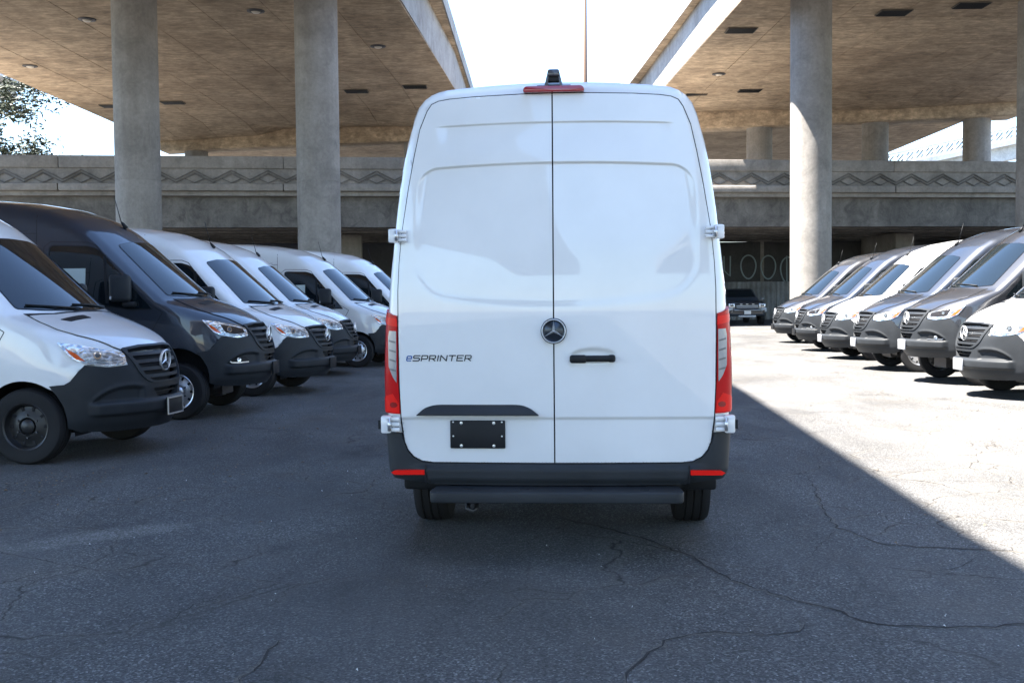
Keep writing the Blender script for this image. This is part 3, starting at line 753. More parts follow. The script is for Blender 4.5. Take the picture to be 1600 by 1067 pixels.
VM['front_bumper'] = decal('front_bumper', bump_poly, proj_nose, 0.004, 0.05, 0.014, holes=hol, offfn=bump_off)
VM['grille_frame'] = decal('grille_frame', GR, proj_front, 0.020, 0.06, 0.03, holes=[GRs(0.90)])
VM['grille_back'] = decal('grille_back', GRs(0.95), proj_front, -0.07, 0.0, 0.06)
def slat(z0, h):
    def wz(z): # half width inside the frame at z
        return float(np.interp(z, [0.72,0.80,1.05], [0.29,0.375,0.455]))
    return [(-wz(z0), z0), (wz(z0), z0), (wz(z0+h), z0+h), (-wz(z0+h), z0+h)]
VM['slats'] = [decal('grille_slat', slat(z0, 0.034), proj_front, 0.004 , 0.035, 0.05) for z0 in (0.765, 0.838, 0.911, 0.984)]
VM['intake_back'] = decal('intake_back', [(y*1.05, z) for y, z in INT], proj_front, -0.07, 0.0, 0.05)
VM['intake_slat'] = decal('intake_slat', [(-0.24,0.632),(0.24,0.632),(0.235,0.614),(-0.235,0.614)], proj_front, -0.02, 0.03, 0.05)
def star_mesh(r):
    M = Mesh()
    M.lathe([(r*0.90,-0.010),(r*0.90,0.008),(r*0.95,0.014),(r,0.008),(r,-0.010)], 'X', 40)
    for k in range(3):
        a = R(90+120*k); d = Vector((0, math.cos(a), math.sin(a))); e = Vector((0, -d.z, d.y))
        c = Vector((0,0,0)); b1 = e*r*0.12 - d*r*0.07; b2 = -e*r*0.12 - d*r*0.07; tip = d*r*0.93; top = Vector((0.016,0,0)); tt = tip+Vector((0.006,0,0))
        M.add([b1, tip, b2, top], [(0,1,3), (1,2,3), (2,0,3)])
    return M.data('star_badge', False)
VM['star'] = star_mesh(0.105)
hlcut = [decal('headlight', HL if sg > 0 else mir(HL), proj_nose, 0.010, 0.03, 0.03) for sg in (1, -1)]
VM['headlight'] = hlcut
HLi = [(nose_u(69.5),1.122),(nose_u(60),1.094),(nose_u(63),1.0),(nose_u(58),0.95)]
def two(name, poly, proj, **k): return [decal(name, p, proj, **k) for p in (poly, mir(poly))]
VM['turn'] = two('turn_signal', roundpoly([(nose_u(67.5),1.085),(nose_u(62),1.03),(nose_u(57),0.955),(nose_u(61.5),0.975),(nose_u(65),1.03)], 0.008), proj_nose, off=0.013, depth=0.01, step=0.03)
VM['bezel'] = two('lamp_bezel', roundpoly([(nose_u(58),1.075),(nose_u(46),1.04),(nose_u(37),1.005),(nose_u(36),0.955),(nose_u(45),0.945),(nose_u(54),0.965)], 0.025), proj_nose, off=0.012, depth=0.01, step=0.03)
VM['drl'] = two('daytime_strip', roundpoly([(nose_u(55),0.945),(nose_u(44),0.920),(nose_u(35),0.932),(nose_u(35),0.945),(nose_u(44),0.938),(nose_u(54.5),0.962)], 0.004), proj_nose, off=0.0135, depth=0.01, step=0.03)
def circ(cu, cz, r, n=18): return [(cu+r*math.cos(2*math.pi*i/n), cz+r*math.sin(2*math.pi*i/n)) for i in range(n)]
VM['proj'] = [two('projector', circ(nose_u(a), z, r), proj_nose, off=0.015, depth=0.012, step=0.02) for a, z, r in ((50.5,1.005,0.036),)]
VM['proj_lens'] = two('projector_lens', circ(nose_u(50.5), 1.005, 0.024), proj_nose, off=0.019, depth=0.012, step=0.02)
FOG = roundpoly([(nose_u(33),0.585),(nose_u(37),0.655),(nose_u(43),0.655),(nose_u(50),0.60),(nose_u(50),0.580)], 0.012)
VM['fog_bezel'] = two('fog_lamp', FOG, proj_nose, off=-0.008, depth=0.02, step=0.03)
VM['fog_glass'] = two('fog_lens', circ(nose_u(43.5), 0.612, 0.030), proj_nose, off=0.004, depth=0.02, step=0.02)
VM['fog_trim'] = two('fog_trim', stroke([(nose_u(34),0.582),(nose_u(42),0.578),(nose_u(49.5),0.582),(nose_u(51),0.60)], 0.014), proj_nose, off=0.0, depth=0.02, step=0.02)
# hood
hood_half = [(0.12,0.0),(0.105,0.25),(0.06,0.5),(-0.02,0.70),(-0.05,0.77),(0.08,0.80),(0.25,0.80),(0.40,0.735),(0.55,0.62),(0.66,0.54),(0.715,0.48),(0.735,0.40),(0.77,0.25),(0.79,0.0)]
hood = hood_half + [(s, -y) for s, y in hood_half[::-1][1:-1]]
VM['hood'] = decal('hood', hood, proj_top, 0.009, 0.02, 0.05)
VM['hood_gap'] = decal('hood_gap', [(s*1.0+(0.006 if s > 0.3 else -0.004), y*1.016) for s, y in hood], proj_top, 0.0025, 0.0, 0.05)
VM['hood_vent'] = decal('hood_vent', roundpoly([(0.155,-0.60),(0.235,-0.54),(0.255,-0.20),(0.175,-0.22)], 0.015), proj_top, 0.013, 0.02, 0.05)
VM['cowl'] = decal('cowl', [(0.135,0.0),(0.12,0.25),(0.075,0.5),(-0.01,0.70),(-0.05,0.78),(-0.10,0.79),(-0.05,0.69),(0.03,0.5),(0.075,0.25),(0.09,0.0),(0.075,-0.25),(0.03,-0.5),(-0.05,-0.69),(-0.10,-0.79),(-0.05,-0.78),(-0.01,-0.70),(0.075,-0.5),(0.12,-0.25)], proj_top, 0.006, 0.01, 0.05)
# glazing
WSH = roundpoly([(-0.80,1.455),(-0.55,1.435),(0,1.425),(0.55,1.435),(0.80,1.455),(0.685,2.10),(0.4,2.145),(0,2.155),(-0.4,2.145),(-0.685,2.10)], [0.03,0,0,0,0.03,0.06,0,0,0,0.06])
VM['windshield'] = decal('windshield', WSH, proj_front, 0.006, 0.01, 0.05)
VM['windshield_frit'] = decal('windshield_frit', [(y*1.012, 1.79+(z-1.79)*1.02) for y, z in WSH], proj_front, 0.003, 0.01, 0.05)
SW = roundpoly([(-0.30,1.285),(-0.98,2.035),(-1.12,2.075),(-1.56,2.085),(-1.60,2.06),(-1.60,1.42),(-1.56,1.38),(-0.95,1.345),(-0.62,1.285)], [0.02,0.06,0.03,0.05,0.03,0.04,0.04,0.1,0.04])
VM['door_glass'] = [decal('door_window', SW, proj_side(sg), 0.005, 0.01, 0.05) for sg in (1, -1)]
VM['door_frit'] = [decal('window_frame', [(-0.95+(s+0.95)*1.03, 1.68+(z-1.68)*1.035) for s, z in SW], proj_side(sg), 0.0025, 0.01, 0.05) for sg in (1, -1)]
VM['divider'] = [decal('window_divider', stroke([(-0.90,1.95),(-0.86,1.36)], 0.04), proj_side(sg), 0.008, 0.01, 0.05) for sg in (1, -1)]
VM['sticker'] = [decal('window_sticker', [(-1.14,1.50),(-1.54,1.50),(-1.54,1.80),(-1.14,1.80)], proj_side(sg), 0.0075, 0.004, 0.1) for sg in (1, -1)]
dl_ = [(-0.16,1.24),(-0.36,1.36),(-1.02,2.09),(-1.12,2.13),(-1.60,2.14),(-1.68,2.08),(-1.69,1.3),(-1.69,0.55),(-1.62,0.42),(-0.62,0.42),(-0.48,0.55),(-0.44,0.78),(-0.30,1.0),(-0.16,1.24)]
VM['door_gap'] = [decal('door_gap', stroke(dl_, 0.009), proj_side(sg), 0.0012, 0.0, 0.06) for sg in (1, -1)]
VM['panel_gap'] = [[decal('panel_gap', stroke(p, 0.008), proj_side(sg), 0.0012, 0.0, 0.08) for p in ([(-1.78,0.45),(-1.78,2.2),(-1.80,2.55)], [(-3.1,0.45),(-3.1,2.25),(-1.78,2.25)], [(-1.9,2.28),(-4.7,2.28)])] for sg in (1, -1)]
VM['moulding'] = [decal('side_moulding', roundpoly([(-0.50,0.50),(-0.50,0.68),(-3.18,0.68),(-3.18,0.50)], 0.03), proj_side(sg), 0.012, 0.02, 0.08) for sg in (1, -1)]
VM['handle'] = Mesh().box((0,0,0), (0.20, 0.035, 0.035)).data('door_handle', 'angle', 0.012)
# mirrors
M = Mesh().box((0,0,0), (0.27, 0.12, 0.34)).data('mirror_housing', 'angle', 0.05, 3); VM['mirror'] = M
VM['mirror_arm'] = Mesh().box((0,0,0), (0.16, 0.10, 0.07)).data('mirror_arm', 'angle', 0.02)
VM['mirror_signal'] = Mesh().box((0,0,0), (0.02, 0.08, 0.05)).data('mirror_signal', 'angle', 0.008)
# wipers follow the foot of the windshield
def on_ws(y, z, off=0.02):
    p = proj_front(np.array([[y, z]])); n = grad(p); return tuple((p+n*off)[0])
VM['wipers'] = [Mesh().tube([on_ws(y, z) for y, z in pts], 0.010, 6).data('wiper', True) for pts in (([(0.55,1.44),(0.2,1.465),(-0.15,1.475)]), ([(-0.10,1.435),(-0.4,1.455),(-0.70,1.475)]))]
# antenna
pa = proj_top(np.array([[-1.02, 0.0]]))[0]
VM['antenna'] = Mesh().tube([pa+np.array((0.04,0,-0.01)), pa+np.array((-0.01,0,0.05)), pa+np.array((-0.03,0,0.075))], [0.03,0.022,0.010], 8).tube([pa+np.array((-0.03,0,0.07)), pa+np.array((-0.12,0,0.42))], [0.006,0.004], 6).data('antenna', True)
# plate holder on the ledge
pp = proj_front(np.array([[0.0, 0.48]]))[0]
VM['plate_holder'] = Mesh().box((pp[0]+0.058, 0, 0.475), (0.022, 0.32, 0.17)).data('plate_holder', 'angle', 0.006)
M = Mesh()
for a, b in (((-0.16,0.395),(0.16,0.395)), ((0.16,0.395),(0.16,0.555)), ((0.16,0.555),(-0.16,0.555)), ((-0.16,0.555),(-0.16,0.395))):
    M.box((pp[0]+0.073, (a[0]+b[0])/2, (a[1]+b[1])/2), (0.010, abs(a[0]-b[0])+0.014, abs(a[1]-b[1])+0.014))
VM['plate_frame'] = M.data('plate_frame')
M = Mesh(); M.box((-2.2, 0, 0.36), (4.6, 1.5, 0.20)); M.box((0.42, 0, 0.33), (0.40, 1.0, 0.12)); M.box((-4.3, 0, 0.42), (1.0, 1.4, 0.14)); VM['underbody'] = M.data('underbody')
M = Mesh().tube([(0.0,-0.75,0.33),(0.0,0.75,0.33)], 0.05, 8); M.box((0.1,0,0.33), (0.5,0.5,0.16)); VM['axle'] = M.data('axle', 'angle')
def liner(cx, sg):
    M = Mesh()
    if True:
        n = 16; v = []; f = []
        for i in range(n+1):
            a = math.pi*(-0.08 + 1.16*i/n)
            xx, zz_ = cx+0.428*math.cos(a), 0.36+0.428*math.sin(a); yo = proj_side(1)(np.array([[xx, zz_]]))[0][1] - 0.012
            for y in (0.55, yo): v.append((xx, sg*y, zz_))
        for i in range(n): f.append((2*i, 2*i+1, 2*i+3, 2*i+2))
        v2 = [(cx+0.428*math.cos(math.pi*(-0.08+1.16*i/n)), sg*0.55, 0.36+0.428*math.sin(math.pi*(-0.08+1.16*i/n))) for i in range(n+1)]
        M.add(v, f); M.add(v2, [tuple(range(n+1))])
    return M.data('wheel_arch_liner', fix=False)
VM['liners'] = [liner(c, sg) for c in (0, -WB) for sg in (-1, 1)]
# wheels: outer face towards +y
tw = 0.118
tyre = Mesh().lathe([(0.215,-tw*0.9),(0.30,-tw),(0.335,-tw*0.93),(0.352,-tw*0.75),(0.357,-0.062),(0.357,-0.058),(0.350,-0.054),(0.350,-0.046),(0.357,-0.042),(0.358,-0.008),(0.350,-0.004),(0.350,0.004),(0.358,0.008),(0.357,0.042),(0.350,0.046),(0.350,0.054),(0.357,0.058),(0.357,0.062),(0.352,tw*0.75),(0.335,tw*0.93),(0.30,tw),(0.215,tw*0.9)], 'Y', 48)
VM['tyre'] = tyre.data('tyre', 'angle')
VM['rim'] = Mesh().lathe([(0.216,-0.10),(0.216,0.10),(0.226,0.108),(0.222,0.112),(0.208,0.104),(0.196,0.06),(0.185,0.045),(0.150,0.050),(0.120,0.066),(0.085,0.072),(0.070,0.050),(0.066,0.072),(0.045,0.088),(0.0,0.090)], 'Y', 40).data('rim', 'angle')
VM['rim_holes'] = Mesh().box((0.168,0.0505,0), (0.042, 0.006, 0.030)).data('rim_slot', 'angle', 0.010)
VM['lugs'] = Mesh().lathe([(0.0,0.082),(0.011,0.082),(0.012,0.066)], 'Y', 6, (0.105, 0, 0)).data('wheel_nut')

GRAD0 = proj_front(np.array([[0.0, 0.925]]))[0]
def build_van(name, label, loc, rz, paintm, group=None, lift=0.0, fog=False, rims='silver', plate=None, sticker=(), steer=0.0, grille='plastic', wb=WB, detail=True):
    t = empty(name, loc, rz); tag(t, label, 'van', group)
    def part(nm, me, mat, parent=None, p=None, r=None):
        o = obj(nm, me, mat, parent or t, p, r)
        if parent is None:
            o.location.z += lift
        return o
    part('body', VM['body'], paintm)
    part('hood', VM['hood'], paintm); part('hood_gap', VM['hood_gap'], 'gap')
    part('hood_vent', VM['hood_vent'], 'plastic_dark'); part('cowl', VM['cowl'], 'plastic_dark')
    part('front_bumper', VM['front_bumper'], 'plastic')
    gf = part('grille', VM['grille_frame'], grille)
    obj('grille_back', VM['grille_back'], 'gap', gf)
    for s_ in VM['slats']: obj('grille_slat', s_, grille, gf)
    st = obj('star_badge', VM['star'], 'badge_chrome', gf, (GRAD0[0]+0.03, 0, 0.925), (0, R(4), 0))
    ib = part('lower_intake', VM['intake_back'], 'gap'); obj('intake_slat', VM['intake_slat'], 'plastic_dark', ib)
    for i in (0, 1):
        h = part('headlight', VM['headlight'][i], 'lamp_reflector')
        obj('lamp_bezel', VM['bezel'][i], 'lamp_clear' if not fog else 'lamp_dark', h); obj('turn_signal', VM['turn'][i], 'amber', h); obj('daytime_strip', VM['drl'][i], 'lamp_clear', h)
        for q in VM['proj']: obj('projector', q[i], 'chrome', h)
        obj('projector_lens', VM['proj_lens'][i], 'lamp_bulb', h)
        if fog:
            fb = part('fog_lamp', VM['fog_bezel'][i], 'plastic_dark'); obj('fog_lens', VM['fog_glass'][i], 'lamp_reflector', fb); obj('fog_trim', VM['fog_trim'][i], 'silver', fb)
        dw = part('door_window', VM['door_glass'][i], 'glass'); obj('window_frame', VM['door_frit'][i], 'plastic_dark', dw); obj('window_divider', VM['divider'][i], 'plastic_dark', dw)
        if i in sticker: tag(obj('window_sticker', VM['sticker'][i], 'paper', dw), 'pale price sheet in the door window')
        part('door_gap', VM['door_gap'][i], 'gap')
        for q in VM['panel_gap'][i]: part('panel_gap', q, 'gap')
        part('side_moulding', VM['moulding'][i], 'plastic')
        sg = (1, -1)[i]
        mh = part('mirror', VM['mirror'], 'plastic', None, (-0.66, sg*1.085, 1.545), (0, 0, sg*R(-6)))
        obj('mirror_arm', VM['mirror_arm'], 'plastic_dark', mh, (0.10, -sg*0.03, -0.20)); obj('mirror_signal', VM['mirror_signal'], 'lamp_clear', mh, (-0.10, sg*0.055, -0.12))
        part('door_handle', VM['handle'], 'plastic_dark', None, (-1.52, sg*1.02, 1.16))
    ws = part('windshield', VM['windshield'], 'glass'); obj('windshield_frit', VM['windshield_frit'], 'glass_frit', ws)
    for w in VM['wipers']: part('wiper', w, 'plastic_dark')
    part('antenna', VM['antenna'], 'plastic_dark')
    ph = part('plate_holder', VM['plate_holder'], 'plate_grey' if plate == 'grey' else 'plastic_dark')
    if plate == 'frame': obj('plate_frame', VM['plate_frame'], 'silver', ph)
    part('underbody', VM['underbody'], 'plastic_dark')
    for li in VM['liners']: part('wheel_arch_liner', li, 'plastic_dark')
    obj('axle', VM['axle'], 'steel_dark', t)
    for (x, sg) in ((0, 1), (0, -1), (-wb, 1), (-wb, -1)):
        w = empty('wheel', (x, sg*(0.985-tw), 0.357), (0 if sg > 0 else math.pi) + (steer if x == 0 else 0)); w.parent = t
        obj('tyre', VM['tyre'], 'rubber', w); obj('rim', VM['rim'], rims, w)
        if detail and x == 0:
            for k in range(10): obj('rim_slot', VM['rim_holes'], 'gap', w, None, (0, 2*math.pi*k/10, 0))
            for k in range(6): obj('wheel_nut', VM['lugs'], 'steel_dark', w, None, (0, 2*math.pi*(k+0.5)/6, 0))
    return t
GL, GRr = 'vans parked in the left row', 'vans parked in the right row'
LV = [
 ('white cargo van nearest on the left, black steel wheels and a chrome plate frame', -4.40, 11.0, 0.146, 'paint_white', 0.0, False, 'wheel_black', 'frame', ()),
 ('dark navy cargo van parked second in the left row, raised, with fog lamps', -4.20, 14.62, 0.03, 'paint_navy', 0.125, True, 'silver', 'dark', (1,)),
 ('white cargo van parked just behind the dark navy van in the left row', -3.92, 17.77, 0.143, 'paint_white', 0.0, False, 'silver', 'dark', ()),
 ('white cargo van parked fourth in the left row, front wheel hidden', -4.06, 21.70, 0.045, 'paint_silver_white', 0.0, False, 'silver', 'dark', ()),
 ('pale grey cargo van parked fifth in the left row, silver front wheel showing', -3.24, 24.46, 0.134, 'paint_white_warm', 0.0, False, 'silver', 'dark', (1,)),
 ('white cargo van farthest in the left row, nose hidden by the white central van', -2.56, 27.82, 0.112, 'paint_white', 0.0, False, 'silver', 'dark', ()),
]
for lab, x, y, a, pm, li, fg, rm, pl, stk in LV:
    build_van('cargo_van', lab, (x, y, 0), -a, pm, GL, li, fg, rm, pl, stk, steer=random.uniform(-0.12, 0.12))
RV = [
 ('dark cargo van farthest in the right row, beside the sunlit column', 9.0, 33.2, 0.0, 'paint_black_grey', 0.02, False, None),
 ('dark cargo van second farthest in the right row, before the white one', 8.44, 28.5, -0.048, 'paint_navy', 0.025, True, None),
 ('white cargo van in the middle of the right row between dark vans', 8.14, 25.05, -0.026, 'paint_white', 0.0, False, 'grey'),
 ('dark navy cargo van without fog lamps, right after the white van in the right row', 7.77, 21.42, -0.025, 'paint_navy', 0.07, False, 'grey'),
 ('dark raised cargo van with fog lamps, second nearest in the right row', 7.62, 18.37, 0.013, 'paint_black_grey', 0.165, True, 'grey'),
 ('white cargo van nearest on the right, cut off by the picture edge', 7.50, 15.74, 0.002, 'paint_white', 0.0, False, 'grey'),
]
for lab, x, y, a, pm, li, fg, pl in RV:
    build_van('cargo_van', lab, (x, y, 0), math.pi + a, pm, GRr, li, fg, 'silver', pl, (), steer=random.uniform(-0.25, 0.25))

# ------------------------------------------------------------------ the white van in the centre, seen from behind
YAW = R(4.0); fwd = Vector((math.sin(YAW), math.cos(YAW)))
hc = Vector((0.25, 6.22)) + fwd*REAR
hero = build_van('cargo_van', 'white high roof cargo van seen from behind in the middle of the lot', (hc.x, hc.y, 0), math.pi/2 - YAW, 'paint_white', None, 0.0, False, 'silver', 'dark', (), wb=3.75)
def hp(name, me, mat, parent=None, loc=None, rot=None): return obj(name, me, mat, parent or hero, loc, rot)
def ypoly(q): return [(-a, b) for a, b in q]
DR = [(-0.0055 if i in (0, len(DL)-1) else -a, b) for i, (a, b) in enumerate(DL)]
def rbox(a, b, r): return np.minimum(np.minimum(a, b), r - np.hypot(np.maximum(r-a, 0), np.maximum(r-b, 0)))
def door_off(y, z):
    q = -y; aq = np.abs(q)
    zt = 2.300 - 0.045*q*q; wd = np.interp(z, [1.45,1.70,2.1,2.3], [0.842,0.842,0.812,0.785])
    zb = 1.455 + 0.04*(aq/0.6)**2
    dtop = rbox(zt-z, wd-aq, 0.12); dbot = rbox(z-zb, wd-aq, 0.22)
    rec = sstep(dtop, 0.0, 0.014)*sstep(dbot, 0.0, 0.06)*(0.14+0.86*sstep(z, 1.75, 2.27))
    zc = 2.530 - 0.032*q*q; e = zc-z
    cre = sstep(e, 0.0, 0.010)*(1-sstep(e, 0.02, 0.22))*(1-sstep(aq, 0.60, 0.70))
    low = sstep(0.838-z, 0.0, 0.022)
    cup = np.clip(1 - ((q-0.215)/0.135)**2 - ((z-1.188)/0.042)**2, 0, 1); cup = sstep(cup, 0.0, 0.45)*(q > 0)
    return -0.014*rec - 0.009*cre - 0.010*low - 0.016*cup
ex = []
for q_ in np.arange(-0.90, 0.90, 0.006):
    for e_ in np.arange(-0.003, 0.0181, 0.003):
        ex.append((q_, 2.300-0.045*q_*q_-e_))
        if abs(q_) < 0.72: ex.append((q_, 2.530-0.032*q_*q_-e_))
        ex.append((q_, 0.838-e_*1.2))
for a_ in np.linspace(0, math.pi/2, 40):       # rounded top corners of the stamped panel
    for e_ in np.arange(-0.003, 0.0181, 0.003):
        for s_ in (-1, 1): ex.append((s_*(0.672+(0.12-e_)*math.cos(a_)), 2.158+(0.12-e_)*math.sin(a_)))
ex = np.array(ex)
ld = hp('rear_door', decal('rear_door', ypoly(DL), proj_rear, 0.012, 0.03, 0.011, offfn=door_off, extra=ex), 'paint_white')
rd = hp('rear_door', decal('rear_door', ypoly(DR), proj_rear, 0.012, 0.03, 0.011, offfn=door_off, extra=ex), 'paint_white')
seam = [(q*1.009, 1.63+(z-1.63)*1.0075) for q, z in DL_FULL]
hp('door_seal', decal('door_seal', ypoly(seam), proj_rear, 0.002, 0.0, 0.02, holes=[ypoly([(q*0.9985, 1.63+(z-1.63)*0.9985) for q, z in DL_FULL])]), 'gap')
hp('door_split', decal('door_split', ypoly([(-0.0150,2.687),(-0.0040,2.687),(-0.0040,0.571),(-0.0150,0.571)]), proj_rear, -0.012, 0.0, 0.02), 'gap')
# lamps
def ins(poly, k):
    c = np.mean(np.array(poly), 0); return [tuple(c+(np.array(p)-c)*k) for p in poly]
for sg in (1, -1):
    def T(pts): return [(u*sg, z) for u, z in pts]
    out = [y2tail(0.922,1.424), s2tail(-4.79,1.462,1), s2tail(-4.74,1.15,1), s2tail(-4.78,0.862,1), y2tail(0.909,0.852), y2tail(0.919,1.05), y2tail(0.921,1.25)]
    tl = hp('tail_light', decal('tail_light', T(out), proj_tail, 0.014, 0.035, 0.02), 'lamp_red')
    a = [y2tail(0.924,1.335), y2tail(0.962,1.337), y2tail(0.968,1.30), y2tail(0.968,1.13), y2tail(0.945,1.065), y2tail(0.926,1.035)]
    cl = hp('reverse_lens', decal('reverse_lens', T(a), proj_tail, 0.017, 0.01, 0.015), 'reverse_clear', tl)
    for z0 in (1.10, 1.155, 1.21, 1.265):
        hp('lens_rib', decal('lens_rib', T([y2tail(0.928,z0), y2tail(0.962,z0+0.01), y2tail(0.962,z0+0.019), y2tail(0.928,z0+0.009)]), proj_tail, 0.0185, 0.006, 0.02), 'lamp_rib', tl)
    hp('lens_band', decal('lens_band', T([y2tail(0.914,0.86), s2tail(-4.80,0.87,1), s2tail(-4.79,0.93,1), y2tail(0.95,0.97), y2tail(0.918,0.92)]), proj_tail, 0.0165, 0.006, 0.02), 'lamp_red_bright', tl)
    hp('lens_band', decal('lens_band', T([y2tail(0.918,1.36), s2tail(-4.82,1.38,1), s2tail(-4.82,1.425,1), y2tail(0.921,1.408)]), proj_tail, 0.0165, 0.006, 0.02), 'lamp_red_bright', tl)
    hp('lens_bulb', decal('lens_bulb', T(circ(y2tail(0.945,0.905)[0], 0.905, 0.016)), proj_tail, 0.018, 0.006, 0.01), 'lamp_red_dark', tl)
    hp('lens_edge', decal('lens_edge', T([s2tail(-4.815,1.35,1), s2tail(-4.785,1.35,1), s2tail(-4.775,0.95,1), s2tail(-4.80,0.95,1)]), proj_tail, 0.0165, 0.006, 0.02), 'lamp_red_dark', tl)
    # hinges
    for (q0, q1, z0, z1, lower) in ((0.893, 1.022, 0.744, 0.846, True), (0.840, 0.962, 1.846, 1.926, False)):
        w, h = q1-q0, z1-z0; ym = (q0+q1)/2; s0 = -4.925+0.03
        hg = hp('door_hinge', Mesh().box((0,0,0), (0.075, w*0.46, h)).data('door_hinge', 'angle', 0.010), 'paint_white', None, (s0-0.025, sg*(q0+w*0.74), (z0+z1)/2))
        for k in range(3):
            hp('hinge_leaf', Mesh().box((0,0,0), (0.030, w*0.40, h*0.24)).data('hinge_leaf', 'angle', 0.007), 'paint_white', hg, (-0.012, -sg*w*0.42, (k-1)*h*0.30))
        hp('hinge_slot', Mesh().box((0,0,0), (0.010, w*0.14, h*0.62)), 'gap', hg, (-0.036, -sg*w*0.17, 0))
        hp('hinge_pin', Mesh().tube([(0,0,-h*0.36),(0,0,h*0.36)], 0.010, 8).data('hinge_pin', True), 'silver', hg, (-0.038, -sg*w*0.17, 0))
        if lower: hp('hinge_stop', Mesh().box((0,0,0), (0.04, 0.016, h*0.5)), 'plastic_dark', hg, (-0.01, sg*w*0.28, 0.0))
# bumper
hb_ = [(0.0,0.563), y2tail(0.40,0.563), y2tail(0.72,0.565), y2tail(0.785,0.573), y2tail(0.838,0.598), y2tail(0.872,0.638), y2tail(0.892,0.690), y2tail(0.906,0.741), s2tail(-4.75,0.741,1), s2tail(-4.35,0.741,1), s2tail(-4.30,0.50,1), s2tail(-4.72,0.48,1), y2tail(0.93,0.468), y2tail(0.74,0.444), y2tail(0.40,0.441), (0.0,0.441)]
def rb_off(u, z):
    return 0.016 - 0.030*sstep(0.53-z, 0, 0.10)*(np.abs(u) > 0.9) + 0.020*sstep(z, 0.45, 0.475)*(1-sstep(z, 0.535, 0.56))*(1-sstep(np.abs(u), 0.9, 1.0)) + 0.008*np.exp(-((z-0.545)/0.008)**2)*0
rb = hp('rear_bumper', decal('rear_bumper', hb_ + [(-u, z) for u, z in hb_[::-1][1:-1]], proj_tail, 0.0, 0.07, 0.014, offfn=rb_off), 'plastic')
for sg in (1, -1):
    hp('reflector', decal('reflector', [(u*sg, z) for u, z in (y2tail(0.765,0.503), y2tail(0.765,0.532), y2tail(0.93,0.526), y2tail(0.945,0.512), y2tail(0.93,0.501))], proj_tail, 0.041, 0.025, 0.03), 'lamp_red_bright', rb)
    hp('bumper_seam', decal('bumper_seam', [(u*sg, z) for u, z in (y2tail(0.756,0.45), y2tail(0.756,0.56), y2tail(0.760,0.56), y2tail(0.760,0.45))], proj_tail, 0.0385, 0.01, 0.03), 'gap', rb)
    hp('mud_flap', Mesh().box((0,0,0), (0.05, 0.25, 0.20)).data('mud_flap', 'angle', 0.02), 'plastic_dark', None, (-4.45, sg*0.845, 0.43))
step_poly = roundpoly([(-0.725,0.0),(0.725,0.0),(0.70,0.16),(-0.70,0.16)], [0.06,0.06,0.05,0.05])
M = Mesh().prism([(u, v*1.55) for u, v in step_poly], 0.372, 0.434, lambda u, v, w: (-5.135+v, u, w))
sp_ = hp('rear_step', M.data('rear_step', 'angle', 0.009, 3), 'plastic')
for y in (-0.5, -0.18, 0.18, 0.5): hp('step_dimple', Mesh().box((0,0,0), (0.012, 0.05, 0.006)), 'gap', sp_, (-5.04, y, 0.4345))
hp('tow_eye', Mesh().tube([(-4.80,0.47,0.33),(-4.90,0.47,0.30),(-4.92,0.49,0.285),(-4.92,0.52,0.30),(-4.86,0.52,0.33)], 0.014, 8).data('tow_eye', True), 'steel_dark')
hp('rear_axle', Mesh().tube([(-WB,-0.75,0.36),(-WB,0.75,0.36)], 0.07, 10).data('rear_axle', True), 'steel_dark')
# brow over the plate, plate with bolts
BW = roundpoly([(-0.811,0.846),(-0.765,0.888),(-0.705,0.908),(-0.20,0.908),(-0.143,0.884),(-0.097,0.846)], [0.005,0.02,0.05,0.05,0.02,0.005])
def brow_off(y, z): return 0.030*sstep(z, 0.905, 0.862) if False else 0.012 + 0.026*(1-sstep(z, 0.850, 0.905))
hp('plate_brow', decal('plate_brow', ypoly(BW), proj_rear, 0.004, 0.05, 0.012, offfn=brow_off), 'plastic', ld)
pc = proj_rear(np.array([[0.455, 0.735]]))[0]
pl = hp('plate_bracket', Mesh().box((0,0,0), (0.014, 0.322, 0.164)).data('plate_bracket', 'angle', 0.006), 'plastic_dark', ld, (pc[0]-0.008, 0.455, 0.735), (0, 0, R(-1.8)))
for dy, dz, r in ((-0.095,0.066,0.009),(0.095,0.066,0.009),(-0.095,-0.066,0.009),(0.095,-0.066,0.009),(-0.142,-0.010,0.005),(0.142,-0.010,0.005),(0.142,0.072,0.005),(-0.142,0.072,0.005)):
    hp('plate_bolt', Mesh().lathe([(0.0,-0.012),(r,-0.011),(r,-0.004)], 'X', 10), 'silver', pl, (0, dy, dz))
# handle
hx = proj_rear(np.array([[-0.21, 1.18]]))[0][0]
hd = hp('door_pull', Mesh().box((0,0,0), (0.028, 0.262, 0.036)).data('door_pull', 'angle', 0.013, 3), 'plastic_dark', rd, (hx-0.026, -0.212, 1.172))
hp('lock_cap', Mesh().box((0,0,0), (0.034, 0.098, 0.047)).data('lock_cap', 'angle', 0.015, 3), 'plastic_dark', hd, (0.0, 0.082, -0.002))
hp('pull_end', Mesh().box((0,0,0), (0.034, 0.045, 0.044)).data('pull_end', 'angle', 0.015, 3), 'plastic_dark', hd, (0.0, -0.108, 0.0))
# emblem
em = hp('rear_emblem', star_mesh(0.069), 'badge_chrome', ld, (-4.925-0.030, 0.0095, 1.331), (0, 0, math.pi))
hp('emblem_disc', Mesh().lathe([(0.0,-0.006),(0.060,-0.006),(0.066,-0.010),(0.074,-0.012),(0.076,-0.030)], 'X', 40).data('emblem_disc', 'angle'), 'badge_dark', em, (0.0, 0, 0))
